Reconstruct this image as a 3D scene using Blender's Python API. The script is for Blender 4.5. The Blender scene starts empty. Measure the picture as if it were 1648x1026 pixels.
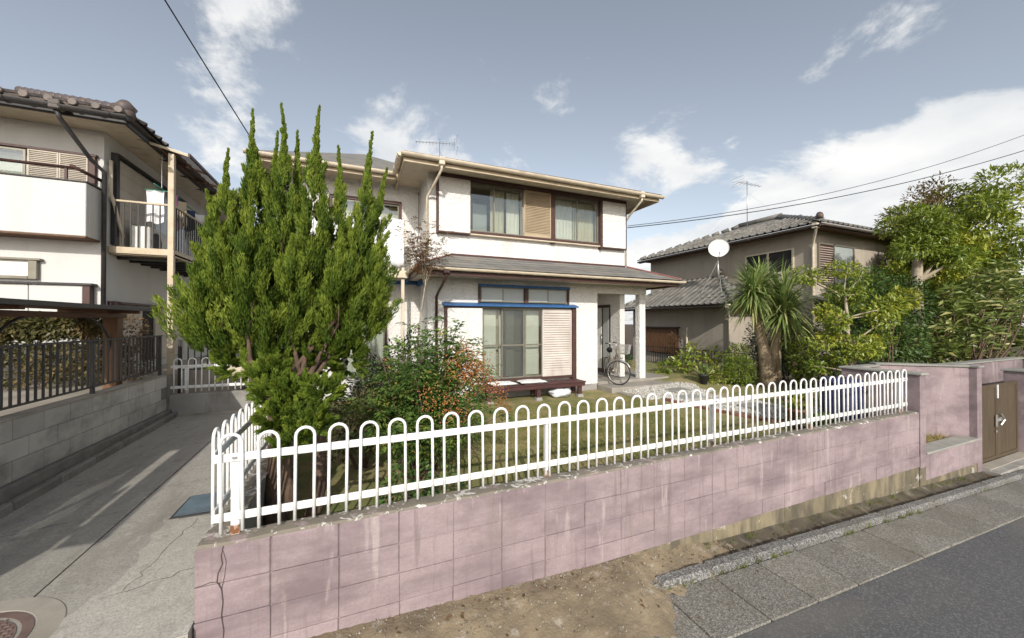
import bpy, math, random
import numpy as np
from mathutils import Vector, Matrix
random.seed(7); RNG = np.random.default_rng(7)
SC = bpy.context.scene; COL = SC.collection
R_ = math.radians

# ------------------------------------------------------------------ camera
cam = bpy.data.cameras.new('camera'); co = bpy.data.objects.new('camera', cam); COL.objects.link(co)
cam.sensor_width = 36.0; cam.lens = 36.0 * 600 / 1648
cam.clip_start = 0.05; cam.clip_end = 2000
EYE = 2.42
co.location = (0, 0, EYE)
co.rotation_euler = (R_(90.45), 0, R_(-22.8))
SC.camera = co
SC.render.resolution_x = 1024; SC.render.resolution_y = 638

# ------------------------------------------------------------------ light
SUN_AZ, SUN_EL = 17.0, 28.0          # light travels towards +Y turned 17 degrees to +X
Ld = Vector((math.sin(R_(SUN_AZ)) * math.cos(R_(SUN_EL)), math.cos(R_(SUN_AZ)) * math.cos(R_(SUN_EL)), -math.sin(R_(SUN_EL))))
sl = bpy.data.lights.new('sun', 'SUN'); sl.energy = 3.25; sl.angle = R_(0.53); sl.color = (1.0, 0.95, 0.87)
so = bpy.data.objects.new('sun', sl); COL.objects.link(so); so.location = (-6, -20, 14)
so.rotation_euler = Ld.to_track_quat('-Z', 'Y').to_euler()

W = bpy.data.worlds.new('World'); SC.world = W; W.use_nodes = True
def world_nodes():
    nt = W.node_tree; N = nt.nodes; Lk = nt.links; N.clear()
    out = N.new('ShaderNodeOutputWorld'); bg = N.new('ShaderNodeBackground'); bg.inputs['Strength'].default_value = 0.15
    sky = N.new('ShaderNodeTexSky'); sky.sky_type = 'NISHITA'; sky.sun_disc = False
    sky.sun_elevation = R_(SUN_EL); sky.sun_rotation = R_(180 + SUN_AZ)
    sky.air_density = 1.0; sky.dust_density = 1.6; sky.ozone_density = 1.0; sky.altitude = 50
    hs = N.new('ShaderNodeHueSaturation'); hs.inputs['Saturation'].default_value = 0.50; hs.inputs['Hue'].default_value = 0.494; hs.inputs['Value'].default_value = 0.98
    Lk.new(sky.outputs[0], hs.inputs['Color'])
    tc = N.new('ShaderNodeTexCoord'); sep = N.new('ShaderNodeSeparateXYZ'); Lk.new(tc.outputs['Generated'], sep.inputs[0])
    def m(op, a, b=None, clamp=False):
        n = N.new('ShaderNodeMath'); n.operation = op; n.use_clamp = clamp
        for i, v in enumerate((a, b)):
            if v is None: continue
            if isinstance(v, (int, float)): n.inputs[i].default_value = v
            else: Lk.new(v, n.inputs[i])
        return n.outputs[0]
    zc = m('ADD', m('MAXIMUM', sep.outputs[2], 0.0), 0.22)
    cmb = N.new('ShaderNodeCombineXYZ'); Lk.new(m('DIVIDE', sep.outputs[0], zc), cmb.inputs[0]); Lk.new(m('DIVIDE', sep.outputs[1], zc), cmb.inputs[1])
    cmb.inputs[2].default_value = 7.9
    n1 = N.new('ShaderNodeTexNoise'); n1.inputs['Scale'].default_value = 2.3; n1.inputs['Detail'].default_value = 9; n1.inputs['Roughness'].default_value = 0.62; n1.inputs['Distortion'].default_value = 0.25
    Lk.new(cmb.outputs[0], n1.inputs['Vector'])
    # cloud banks: broad, placed by compass direction; outside the view the same broken cloud goes on
    def bank(d, width, gain):
        v = Vector(d).normalized()
        dn = N.new('ShaderNodeVectorMath'); dn.operation = 'DOT_PRODUCT'; Lk.new(tc.outputs['Generated'], dn.inputs[0]); dn.inputs[1].default_value = v
        r = N.new('ShaderNodeMapRange'); r.interpolation_type = 'SMOOTHSTEP'
        r.inputs['From Min'].default_value = math.cos(R_(width)); r.inputs['From Max'].default_value = 1.0
        r.inputs['To Min'].default_value = 0; r.inputs['To Max'].default_value = gain
        Lk.new(dn.outputs['Value'], r.inputs['Value']); return r.outputs[0]
    dens = n1.outputs['Fac']
    for d, w, g in (((1.32, .53, .20), 18, .27), ((.98, .68, .17), 11, .22), ((1.75, .42, .30), 15, .22), ((.13, 1.05, .44), 12, .21), ((.72, .78, .37), 7, .1),
                    ((-.31, 1.2, .52), 7, .12), ((.79, .8, .10), 12, .2), ((-.9, -.4, .4), 35, .2), ((.5, -1, .5), 30, .16)):
        dens = m('ADD', dens, bank(d, w, g))
    rp = N.new('ShaderNodeMapRange'); rp.interpolation_type = 'SMOOTHSTEP'
    rp.inputs['From Min'].default_value = 0.575; rp.inputs['From Max'].default_value = 0.72
    Lk.new(dens, rp.inputs['Value'])
    n2 = N.new('ShaderNodeTexNoise'); n2.inputs['Scale'].default_value = 3.2; n2.inputs['Detail'].default_value = 5; Lk.new(cmb.outputs[0], n2.inputs['Vector'])
    cr = N.new('ShaderNodeValToRGB'); cr.color_ramp.elements[0].position = .3; cr.color_ramp.elements[0].color = (4.6, 4.75, 4.9, 1)
    cr.color_ramp.elements[1].position = .72; cr.color_ramp.elements[1].color = (6.4, 6.3, 6.1, 1); Lk.new(n2.outputs['Fac'], cr.inputs[0])
    mx = N.new('ShaderNodeMix'); mx.data_type = 'RGBA'
    Lk.new(m('MULTIPLY', rp.outputs[0], 0.93), mx.inputs[0]); Lk.new(hs.outputs[0], mx.inputs[6]); Lk.new(cr.outputs[0], mx.inputs[7])
    Lk.new(mx.outputs[2], bg.inputs['Color']); Lk.new(bg.outputs[0], out.inputs[0])
world_nodes()
vs = SC.view_settings; vs.view_transform = 'Standard'; vs.look = 'None'; vs.exposure = 0.2; vs.gamma = 1.0; vs.use_curve_mapping = False
SC.cycles.max_bounces = 6; SC.cycles.transparent_max_bounces = 12

# ------------------------------------------------------------------ materials
MATS = {}
def nt_new(name):
    ma = bpy.data.materials.new(name); ma.use_nodes = True; nt = ma.node_tree; nt.nodes.clear()
    out = nt.nodes.new('ShaderNodeOutputMaterial'); b = nt.nodes.new('ShaderNodeBsdfPrincipled'); nt.links.new(b.outputs[0], out.inputs[0])
    MATS[name] = ma; return ma, nt, b, out
def c4(c): return (c[0], c[1], c[2], 1)
def pos(nt, scale=(1, 1, 1), obj=False):
    if obj: s = nt.nodes.new('ShaderNodeTexCoord').outputs['Object']
    else: s = nt.nodes.new('ShaderNodeNewGeometry').outputs['Position']
    mp = nt.nodes.new('ShaderNodeVectorMath'); mp.operation = 'MULTIPLY'; nt.links.new(s, mp.inputs[0]); mp.inputs[1].default_value = scale
    return mp.outputs[0]
def noise(nt, vec, scale, detail=4, rough=.55, dist=0):
    n = nt.nodes.new('ShaderNodeTexNoise'); n.inputs['Scale'].default_value = scale; n.inputs['Detail'].default_value = detail
    n.inputs['Roughness'].default_value = rough; n.inputs['Distortion'].default_value = dist; nt.links.new(vec, n.inputs['Vector']); return n.outputs['Fac']
def ramp(nt, fac, stops):
    r = nt.nodes.new('ShaderNodeValToRGB'); e = r.color_ramp.elements
    e[0].position, e[0].color = stops[0][0], c4(stops[0][1]); e[1].position, e[1].color = stops[-1][0], c4(stops[-1][1])
    for p, c in stops[1:-1]:
        q = e.new(p); q.color = c4(c)
    nt.links.new(fac, r.inputs[0]); return r.outputs[0]
def rng(nt, fac, a, b, lo=0., hi=1.):
    r = nt.nodes.new('ShaderNodeMapRange'); r.inputs[1].default_value = a; r.inputs[2].default_value = b; r.inputs[3].default_value = lo; r.inputs[4].default_value = hi
    nt.links.new(fac, r.inputs[0]); return r.outputs[0]
def mix(nt, fac, a, b, blend='MIX'):
    n = nt.nodes.new('ShaderNodeMix'); n.data_type = 'RGBA'; n.blend_type = blend
    for i, v in ((0, fac), (6, a), (7, b)):
        if isinstance(v, (int, float)): n.inputs[i].default_value = v
        elif isinstance(v, tuple): n.inputs[i].default_value = c4(v)
        else: nt.links.new(v, n.inputs[i])
    return n.outputs[2]
def bump(nt, b, h, strength, dist=.01):
    n = nt.nodes.new('ShaderNodeBump'); n.inputs['Strength'].default_value = strength; n.inputs['Distance'].default_value = dist
    nt.links.new(h, n.inputs['Height']); nt.links.new(n.outputs[0], b.inputs['Normal'])
def objrand(nt, colour, lo=.85, hi=1.12):
    oi = nt.nodes.new('ShaderNodeObjectInfo'); v = rng(nt, oi.outputs['Random'], 0, 1, lo, hi)
    h = nt.nodes.new('ShaderNodeHueSaturation'); nt.links.new(v, h.inputs['Value']); nt.links.new(colour, h.inputs['Color']); return h.outputs[0]
def mat(name, c1, c2=None, scale=4., lo=.35, hi=.65, rough=.8, bs=0., bscale=60., bdist=.004, rnd=None, spec=.35, metal=0., stretch=(1, 1, 1), detail=5, dirt=None, obj=False):
    ma, nt, b, out = nt_new(name)
    c2 = c2 or tuple(x * .85 for x in c1)
    col = ramp(nt, noise(nt, pos(nt, stretch, obj), scale, detail), [(lo, c1), (hi, c2)])
    if dirt: # (colour, scale, lo, hi, stretch)
        dc, ds, dl, dh, dst = dirt
        col = mix(nt, rng(nt, noise(nt, pos(nt, dst), ds, 6, .6), dl, dh), col, dc)
    if rnd: col = objrand(nt, col, *rnd)
    nt.links.new(col, b.inputs['Base Color']); b.inputs['Roughness'].default_value = rough; b.inputs['Metallic'].default_value = metal
    b.inputs['Specular IOR Level'].default_value = spec
    if bs: bump(nt, b, noise(nt, pos(nt, stretch, obj), bscale, 4, .6), bs, bdist)
    return ma
def leafmat(name, stops, transl=.28, rough=.45, spec=.35):
    ma, nt, b, out = nt_new(name)
    at = nt.nodes.new('ShaderNodeAttribute'); at.attribute_name = 'rnd'
    col = ramp(nt, at.outputs['Fac'], stops)
    nt.links.new(col, b.inputs['Base Color']); b.inputs['Roughness'].default_value = rough; b.inputs['Specular IOR Level'].default_value = spec
    t = nt.nodes.new('ShaderNodeBsdfTranslucent'); nt.links.new(mix(nt, .35, col, (.9, 1., .35), 'MULTIPLY'), t.inputs['Color'])
    ms = nt.nodes.new('ShaderNodeMixShader'); ms.inputs[0].default_value = transl
    nt.links.new(b.outputs[0], ms.inputs[1]); nt.links.new(t.outputs[0], ms.inputs[2]); nt.links.new(ms.outputs[0], out.inputs[0]); return ma
def stucco(name, c1, c2, bscale, strength, dirt):
    ma, nt, b, out = nt_new(name)
    col = ramp(nt, noise(nt, pos(nt), 1.3, 6), [(.3, c1), (.75, c2)])
    col = mix(nt, rng(nt, noise(nt, pos(nt, (1, 1, .12)), 2.6, 7, .65), .52, .78, 0, .55), col, dirt)
    nt.links.new(col, b.inputs['Base Color']); b.inputs['Roughness'].default_value = .92; b.inputs['Specular IOR Level'].default_value = .15
    v = nt.nodes.new('ShaderNodeTexVoronoi'); v.inputs['Scale'].default_value = bscale; v.feature = 'SMOOTH_F1'; nt.links.new(pos(nt), v.inputs['Vector'])
    n = noise(nt, pos(nt), bscale * .9, 3, .5, .6)
    ad = nt.nodes.new('ShaderNodeMath'); ad.operation = 'ADD'; nt.links.new(v.outputs['Distance'], ad.inputs[0]); nt.links.new(n, ad.inputs[1])
    bump(nt, b, ad.outputs[0], strength, .02)
    return ma
stucco('stucco', (.72, .712, .69), (.68, .665, .635), 21, 1.0, (.50, .43, .35))
stucco('stucco_plain', (.64, .635, .615), (.60, .59, .565), 70, .2, (.5, .45, .38))
stucco('stucco_tan', (.43, .38, .315), (.38, .33, .275), 60, .35, (.26, .22, .18))
mat('white_paint', (.83, .83, .81), (.74, .73, .70), 9, .45, .8, .38, .12, 30, .002, spec=.4, dirt=((.40, .27, .17), 21, .64, .74, (1, 1, .35)))
mat('rust', (.62, .56, .50), (.20, .085, .035), 26, .42, .58, rough=.9, stretch=(1, 1, .5))
mat('beige_metal', (.55, .46, .33), (.47, .38, .26), 5, rough=.5, dirt=((.26, .20, .13), 5, .55, .8, (.4, 1, 1)))
mat('cream_metal', (.66, .58, .45), (.58, .49, .37), 5, rough=.5, dirt=((.3, .23, .15), 6, .56, .8, (.4, 1, 1)))
mat('brown_trim', (.085, .042, .034), (.06, .03, .026), 8, rough=.5)
mat('redbrown', (.088, .036, .034), (.06, .027, .026), 12, rough=.6, bs=.2, stretch=(.2, 1, 1))
mat('alu', (.23, .215, .17), (.19, .175, .14), 6, rough=.4, metal=.3)
mat('blue_paint', (.04, .13, .33), (.03, .10, .24), 7, rough=.45, dirt=((.12, .16, .22), 8, .58, .8, (1, 1, .4)))
mat('shutter_pink', (.60, .545, .50), (.52, .465, .42), 3, rough=.5, dirt=((.38, .30, .26), 4, .55, .85, (1, 1, .3)))
mat('shutter_beige', (.47, .375, .255), (.40, .315, .21), 3, rough=.5)
mat('shutter_cream', (.56, .50, .42), (.48, .43, .36), 3, rough=.55)
mat('curtain', (.60, .56, .44), (.52, .48, .37), 3, rough=.9)
mat('curtain_white', (.76, .75, .71), (.70, .69, .65), 3, rough=.9)
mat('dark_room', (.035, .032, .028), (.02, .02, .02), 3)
mat('concrete', (.40, .365, .31), (.30, .27, .225), 1.6, rough=.9, bs=.3, bscale=90, dirt=((.17, .15, .125), 1.1, .5, .75, (1, 1, 1)))
mat('concrete_grey', (.36, .345, .32), (.27, .255, .235), 2.4, rough=.9, bs=.3, bscale=80, dirt=((.15, .135, .11), 2.2, .52, .75, (1, 1, .4)))
mat('porch_slab', (.34, .31, .27), (.27, .245, .21), 3, rough=.85, bs=.2)
mat('block_grey', (.50, .485, .45), (.41, .395, .365), 3, rough=.92, bs=.4, bscale=110, rnd=(.85, 1.1), dirt=((.18, .165, .145), 1.4, .48, .75, (1, 1, 1.6)))
mat('mortar', (.22, .205, .19), (.16, .15, .14), 6, rough=.95)
mat('kerb_stone', (.25, .235, .215), (.17, .16, .145), 5, rough=.9, bs=.5, rnd=(.85, 1.1))
mat('tile_dark', (.155, .12, .10), (.10, .085, .075), 6, rough=.55, rnd=(.7, 1.35), bs=.2)
mat('tile_grey', (.20, .185, .16), (.13, .125, .115), 5, rough=.6, rnd=(.78, 1.25), bs=.2)
mat('shingle', (.155, .155, .15), (.21, .195, .17), 3, rough=.8, rnd=(.86, 1.14), bs=.3, dirt=((.26, .21, .15), 2.5, .55, .78, (1, 1, 1)))
mat('flash_red', (.22, .085, .07), (.17, .07, .06), 6, rough=.5)
mat('dark_metal', (.035, .036, .038), (.05, .045, .042), 12, rough=.5, dirt=((.12, .06, .035), 14, .6, .78, (1, 1, 1)))
mat('brown_wood', (.17, .085, .04), (.115, .058, .03), 4, rough=.65, stretch=(6, 6, 1), bs=.2)
mat('brown_beam', (.165, .09, .05), (.12, .065, .038), 4, rough=.65, stretch=(6, .6, 6), bs=.2)
mat('gate_brown', (.10, .074, .045), (.07, .05, .031), 3, rough=.5, stretch=(8, 8, .5))
mat('steel', (.55, .54, .52), (.48, .47, .45), 8, rough=.35, metal=.8)
mat('alu_white', (.75, .75, .72), None, 8, rough=.4)
mat('rubber', (.03, .03, .03), None, 9, rough=.8)
mat('bike_frame', (.38, .33, .25), (.33, .28, .2), 5, rough=.3, metal=.4)
mat('wire_black', (.012, .012, .013), None, 3, rough=.6)
mat('cable_grey', (.05, .055, .065), None, 3, rough=.6)
mat('cloth_white', (.82, .82, .83), (.74, .74, .76), 5, rough=.95, bs=.3, bscale=14, bdist=.02)
mat('cloth_purple', (.16, .06, .12), None, 5, rough=.95)
mat('cloth_blue', (.05, .07, .14), None, 5, rough=.95)
mat('cloth_cream', (.55, .47, .36), None, 5, rough=.95)
mat('plastic_green', (.06, .25, .17), None, 5, rough=.5)
mat('plastic_bag', (.72, .74, .76), (.6, .62, .65), 9, rough=.3, bs=.6, bscale=22, bdist=.02)
mat('soil', (.115, .085, .058), (.075, .055, .038), 5, rough=1, bs=.8, bscale=35, bdist=.02)
mat('dirt_strip', (.29, .23, .15), (.18, .142, .095), 3.2, rough=1, bs=.7, bscale=45, bdist=.012, dirt=((.36, .32, .26), 9, .58, .7, (1, 1, 1)))
mat('verge_soil', (.135, .112, .078), (.07, .06, .045), 4, rough=1, bs=.7, bscale=45, bdist=.012, dirt=((.20, .18, .14), 9, .55, .7, (1, 1, 1)))
mat('bark', (.16, .105, .07), (.08, .055, .04), 7, rough=.95, stretch=(2.5, 2.5, .5), bs=.9, bscale=30, bdist=.02)
mat('bark_pale', (.42, .36, .27), (.30, .25, .18), 9, rough=.95, bs=.7, bscale=35, bdist=.012)
mat('bark_cordyline', (.34, .26, .175), (.22, .165, .105), 9, rough=.95, stretch=(1.4, 1.4, .8), bs=1., bscale=24, bdist=.03)
mat('terracotta', (.25, .13, .085), (.2, .1, .07), 6, rough=.85)
mat('pot_dark', (.045, .045, .05), None, 6, rough=.6)
mat('plastic_navy', (.03, .035, .10), None, 6, rough=.5)
mat('berry', (.62, .20, .045), (.5, .13, .03), 30, rough=.4)
mat('dry_grass', (.36, .29, .13), (.26, .22, .09), 20, rough=1)
mat('ridge_dark', (.09, .08, .085), (.13, .09, .07), 8, rough=.5, bs=.3)
mat('manhole', (.21, .145, .125), (.15, .105, .09), 8, rough=.6, spec=.4)
mat('grate', (.10, .14, .17), (.07, .10, .12), 6, rough=.55)
mat('paver', (.33, .32, .285), (.25, .245, .22), 4, rough=.9, bs=.4, rnd=(.85, 1.1))
mat('brick', (.25, .11, .075), (.17, .08, .06), 9, rough=.9, rnd=(.75, 1.2), bs=.4)
mat('pebble', (.66, .64, .58), (.5, .48, .43), 16, rough=.85)
mat('house_far_wall', (.55, .5, .44), None, 2)
mat('crack', (.075, .055, .055), None, 9, rough=1)
# pink painted block, faded and water-stained
def pink(name, tone=1.0):
    ma, nt, b, out = nt_new(name)
    col = ramp(nt, noise(nt, pos(nt), 1.1, 6, .6), [(.3, (.375 * tone, .30 * tone, .305 * tone)), (.7, (.325 * tone, .258 * tone, .268 * tone))])
    col = mix(nt, rng(nt, noise(nt, pos(nt, (.55, 1, 1.1)), 2.6, 7, .68), .42, .66, 0, .9), col, (.185 * tone, .142 * tone, .155 * tone))
    col = mix(nt, rng(nt, noise(nt, pos(nt, (1, 1, .16)), 5.5, 6, .6), .56, .74, 0, .6), col, (.235, .19, .165))
    col = mix(nt, rng(nt, noise(nt, pos(nt), 7, 5, .7), .64, .72, 0, .7), col, (.33, .27, .235))
    col = mix(nt, rng(nt, noise(nt, pos(nt, (9, 1, .55)), 1.6, 6, .65), .56, .72, 0, .75), col, (.17, .135, .135))
    col = mix(nt, rng(nt, noise(nt, pos(nt, (3, 1, .4)), 3.1, 5, .6), .60, .68, 0, .6), col, (.47, .40, .385))
    col = mix(nt, rng(nt, noise(nt, pos(nt, (.35, 1, 2.2)), 2.2, 6, .6), .52, .72, 0, .65), col, (.175 * tone, .14 * tone, .15 * tone))
    col = mix(nt, rng(nt, noise(nt, pos(nt), 60, 3, .6), .35, .7, 0, .35), col, (.22, .165, .165))
    col = objrand(nt, col, .95, 1.04)
    nt.links.new(col, b.inputs['Base Color']); b.inputs['Roughness'].default_value = .9; b.inputs['Specular IOR Level'].default_value = .2
    bump(nt, b, noise(nt, pos(nt), 70, 5, .65), .5, .006)
pink('pink'); pink('pink_deep', .86)
def unpainted():
    ma, nt, b, out = nt_new('block_base')
    col = ramp(nt, noise(nt, pos(nt, (1, 1, .4)), 2.2, 6, .6), [(.3, (.27, .225, .145)), (.7, (.165, .14, .09))])
    col = mix(nt, rng(nt, noise(nt, pos(nt, (1, 1, .3)), 5, 7, .65), .42, .62, 0, .9), col, (.085, .075, .055))
    col = mix(nt, rng(nt, noise(nt, pos(nt), 4.2, 6, .7, .6), .60, .65, 0, .85), col, (.50, .47, .42))
    col = objrand(nt, col, .85, 1.12)
    nt.links.new(col, b.inputs['Base Color']); b.inputs['Roughness'].default_value = .95
    bump(nt, b, noise(nt, pos(nt), 60, 5, .65), .6, .008)
unpainted()
def coping():
    ma, nt, b, out = nt_new('coping')
    col = ramp(nt, noise(nt, pos(nt), 3, 6), [(.3, (.25, .215, .17)), (.7, (.15, .135, .11))])
    col = mix(nt, rng(nt, noise(nt, pos(nt), 9, 7, .7, .8), .56, .60), col, (.62, .60, .56))
    col = mix(nt, rng(nt, noise(nt, pos(nt), 5, 5, .6), .6, .66, 0, .8), col, (.36, .27, .27))
    nt.links.new(col, b.inputs['Base Color']); b.inputs['Roughness'].default_value = .95
    bump(nt, b, noise(nt, pos(nt), 50, 5, .65), .7, .01)
coping()
def asphalt():
    ma, nt, b, out = nt_new('asphalt')
    col = ramp(nt, noise(nt, pos(nt), .7, 6, .6), [(.3, (.075, .076, .08)), (.7, (.105, .104, .103))])
    v = nt.nodes.new('ShaderNodeTexVoronoi'); v.inputs['Scale'].default_value = 95; nt.links.new(pos(nt), v.inputs['Vector'])
    sp = nt.nodes.new('ShaderNodeSeparateColor'); nt.links.new(v.outputs['Color'], sp.inputs[0])
    col = mix(nt, rng(nt, sp.outputs[0], .62, 1., 0, .6), col, (.24, .235, .225))
    col = mix(nt, rng(nt, noise(nt, pos(nt, (.4, 1.6, 1)), 1.1, 6, .6), .52, .75, 0, .6), col, (.17, .155, .13))
    nt.links.new(col, b.inputs['Base Color']); b.inputs['Roughness'].default_value = .85
    bump(nt, b, noise(nt, pos(nt), 150, 3, .6), .7, .006)
asphalt()
def aggregate(name, base, lo, hi):
    ma, nt, b, out = nt_new(name)
    v = nt.nodes.new('ShaderNodeTexVoronoi'); v.inputs['Scale'].default_value = 105; nt.links.new(pos(nt), v.inputs['Vector'])
    sp = nt.nodes.new('ShaderNodeSeparateColor'); nt.links.new(v.outputs['Color'], sp.inputs[0])
    col = ramp(nt, sp.outputs[0], [(0., lo), (.55, base), (1., hi)])
    col = mix(nt, rng(nt, noise(nt, pos(nt), 1.6, 6, .6), .45, .75, 0, .75), col, (.13, .115, .085))
    col = objrand(nt, col, .88, 1.1)
    nt.links.new(col, b.inputs['Base Color']); b.inputs['Roughness'].default_value = .8
    bump(nt, b, v.outputs['Distance'], .7, .006)
aggregate('aggregate', (.20, .188, .16), (.12, .112, .095), (.34, .325, .29))
aggregate('aggregate_kerb', (.155, .15, .138), (.07, .07, .07), (.36, .355, .335))
def driveway_mat(name, c1, c2, st):
    ma, nt, b, out = nt_new(name)
    col = ramp(nt, noise(nt, pos(nt, (1, .5, 1)), 1.3, 7, .62), [(.28, c1), (.72, c2)])
    col = mix(nt, rng(nt, noise(nt, pos(nt, (1.5, .35, 1)), 2.1, 7, .65), .5, .78, 0, .75), col, st)
    col = mix(nt, rng(nt, noise(nt, pos(nt), 7, 8, .75), .52, .66, 0, .45), col, st)
    col = mix(nt, rng(nt, noise(nt, pos(nt), 13, 6, .7), .58, .66, 0, .4), col, tuple(x * 1.25 for x in c1))
    col = mix(nt, rng(nt, noise(nt, pos(nt), 70, 3, .6), .42, .66, 0, .6), col, tuple(x * .62 for x in c2))
    nt.links.new(col, b.inputs['Base Color']); b.inputs['Roughness'].default_value = .9
    bump(nt, b, noise(nt, pos(nt), 110, 6, .7), .45, .006)
driveway_mat('driveway', (.45, .425, .38), (.325, .305, .27), (.18, .167, .145))
driveway_mat('driveway_patch', (.56, .53, .475), (.40, .375, .33), (.22, .20, .165))
def lawn_ground():
    ma, nt, b, out = nt_new('lawn_ground')
    col = ramp(nt, noise(nt, pos(nt), 1.8, 7, .62), [(.34, (.16, .19, .055)), (.5, (.26, .235, .09)), (.64, (.38, .30, .16))])
    col = mix(nt, rng(nt, noise(nt, pos(nt), 26, 5, .6), .5, .7, 0, .5), col, (.13, .11, .055))
    nt.links.new(col, b.inputs['Base Color']); b.inputs['Roughness'].default_value = 1
    bump(nt, b, noise(nt, pos(nt), 50, 4, .65), .8, .02)
lawn_ground()
def glassmat(name, tint, gl=.5, rough=.02):
    ma, nt, b, out = nt_new(name)
    nt.nodes.remove(b)
    tr = nt.nodes.new('ShaderNodeBsdfTransparent'); tr.inputs[0].default_value = c4(tint)
    g = nt.nodes.new('ShaderNodeBsdfGlossy'); g.inputs['Roughness'].default_value = rough; g.inputs[0].default_value = (.9, .95, 1, 1)
    lw = nt.nodes.new('ShaderNodeLayerWeight'); lw.inputs[0].default_value = .35
    ms = nt.nodes.new('ShaderNodeMixShader'); nt.links.new(rng(nt, lw.outputs['Fresnel'], 0, 1, .07, gl), ms.inputs[0])
    nt.links.new(tr.outputs[0], ms.inputs[1]); nt.links.new(g.outputs[0], ms.inputs[2]); nt.links.new(ms.outputs[0], out.inputs[0])
glassmat('glass', (.86, .88, .85), .4); glassmat('screen_mesh', (.68, .68, .65), .12, .5); glassmat('polycarbonate', (.55, .50, .45), .25, .3)
mat('frosted', (.40, .43, .42), (.35, .38, .37), 2, rough=.25, spec=.5)
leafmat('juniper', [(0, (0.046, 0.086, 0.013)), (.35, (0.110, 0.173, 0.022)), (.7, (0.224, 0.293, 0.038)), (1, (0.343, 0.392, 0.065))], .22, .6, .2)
leafmat('nandina', [(0, (0.040, 0.091, 0.025)), (.5, (0.103, 0.190, 0.044)), (.85, (0.193, 0.271, 0.058)), (.93, (0.360, 0.281, 0.073)), (1, (0.450, 0.151, 0.055))], .28)
leafmat('nandina_red', [(0, (0.062, 0.072, 0.020)), (.4, (0.163, 0.121, 0.035)), (.7, (0.275, 0.099, 0.040)), (1, (0.325, 0.132, 0.060))], .3)
leafmat('cordyline', [(0, (0.121, 0.186, 0.053)), (.5, (0.244, 0.316, 0.097)), (.9, (0.425, 0.447, 0.181)), (1, (0.730, 0.524, 0.241))], .25, .4)
leafmat('broadleaf', [(0, (0.090, 0.140, 0.023)), (.5, (0.216, 0.281, 0.036)), (.85, (0.406, 0.414, 0.058)), (1, (0.634, 0.538, 0.083))], .3, .35, .5)
leafmat('broadleaf_yellow', [(0, (0.109, 0.164, 0.023)), (.5, (0.234, 0.276, 0.033)), (1, (0.468, 0.434, 0.052))], .32, .35, .5)
leafmat('darkleaf', [(0, (0.024, 0.052, 0.015)), (.5, (0.054, 0.103, 0.025)), (1, (0.109, 0.169, 0.036))], .22, .4)
leafmat('loquat', [(0, (0.073, 0.110, 0.025)), (.5, (0.154, 0.205, 0.045)), (.85, (0.262, 0.290, 0.094)), (1, (0.437, 0.397, 0.151))], .22, .35, .5)
leafmat('hedge', [(0, (0.055, 0.070, 0.024)), (.5, (0.127, 0.114, 0.042)), (1, (0.237, 0.158, 0.076))], .25)
leafmat('redshrub', [(0, (0.091, 0.065, 0.026)), (.5, (0.182, 0.117, 0.052)), (1, (0.325, 0.195, 0.130))], .3)
leafmat('grass', [(0, (0.101, 0.138, 0.029)), (.45, (0.203, 0.218, 0.056)), (.8, (0.355, 0.300, 0.114)), (1, (0.557, 0.421, 0.211))], .3, .7)

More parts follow.
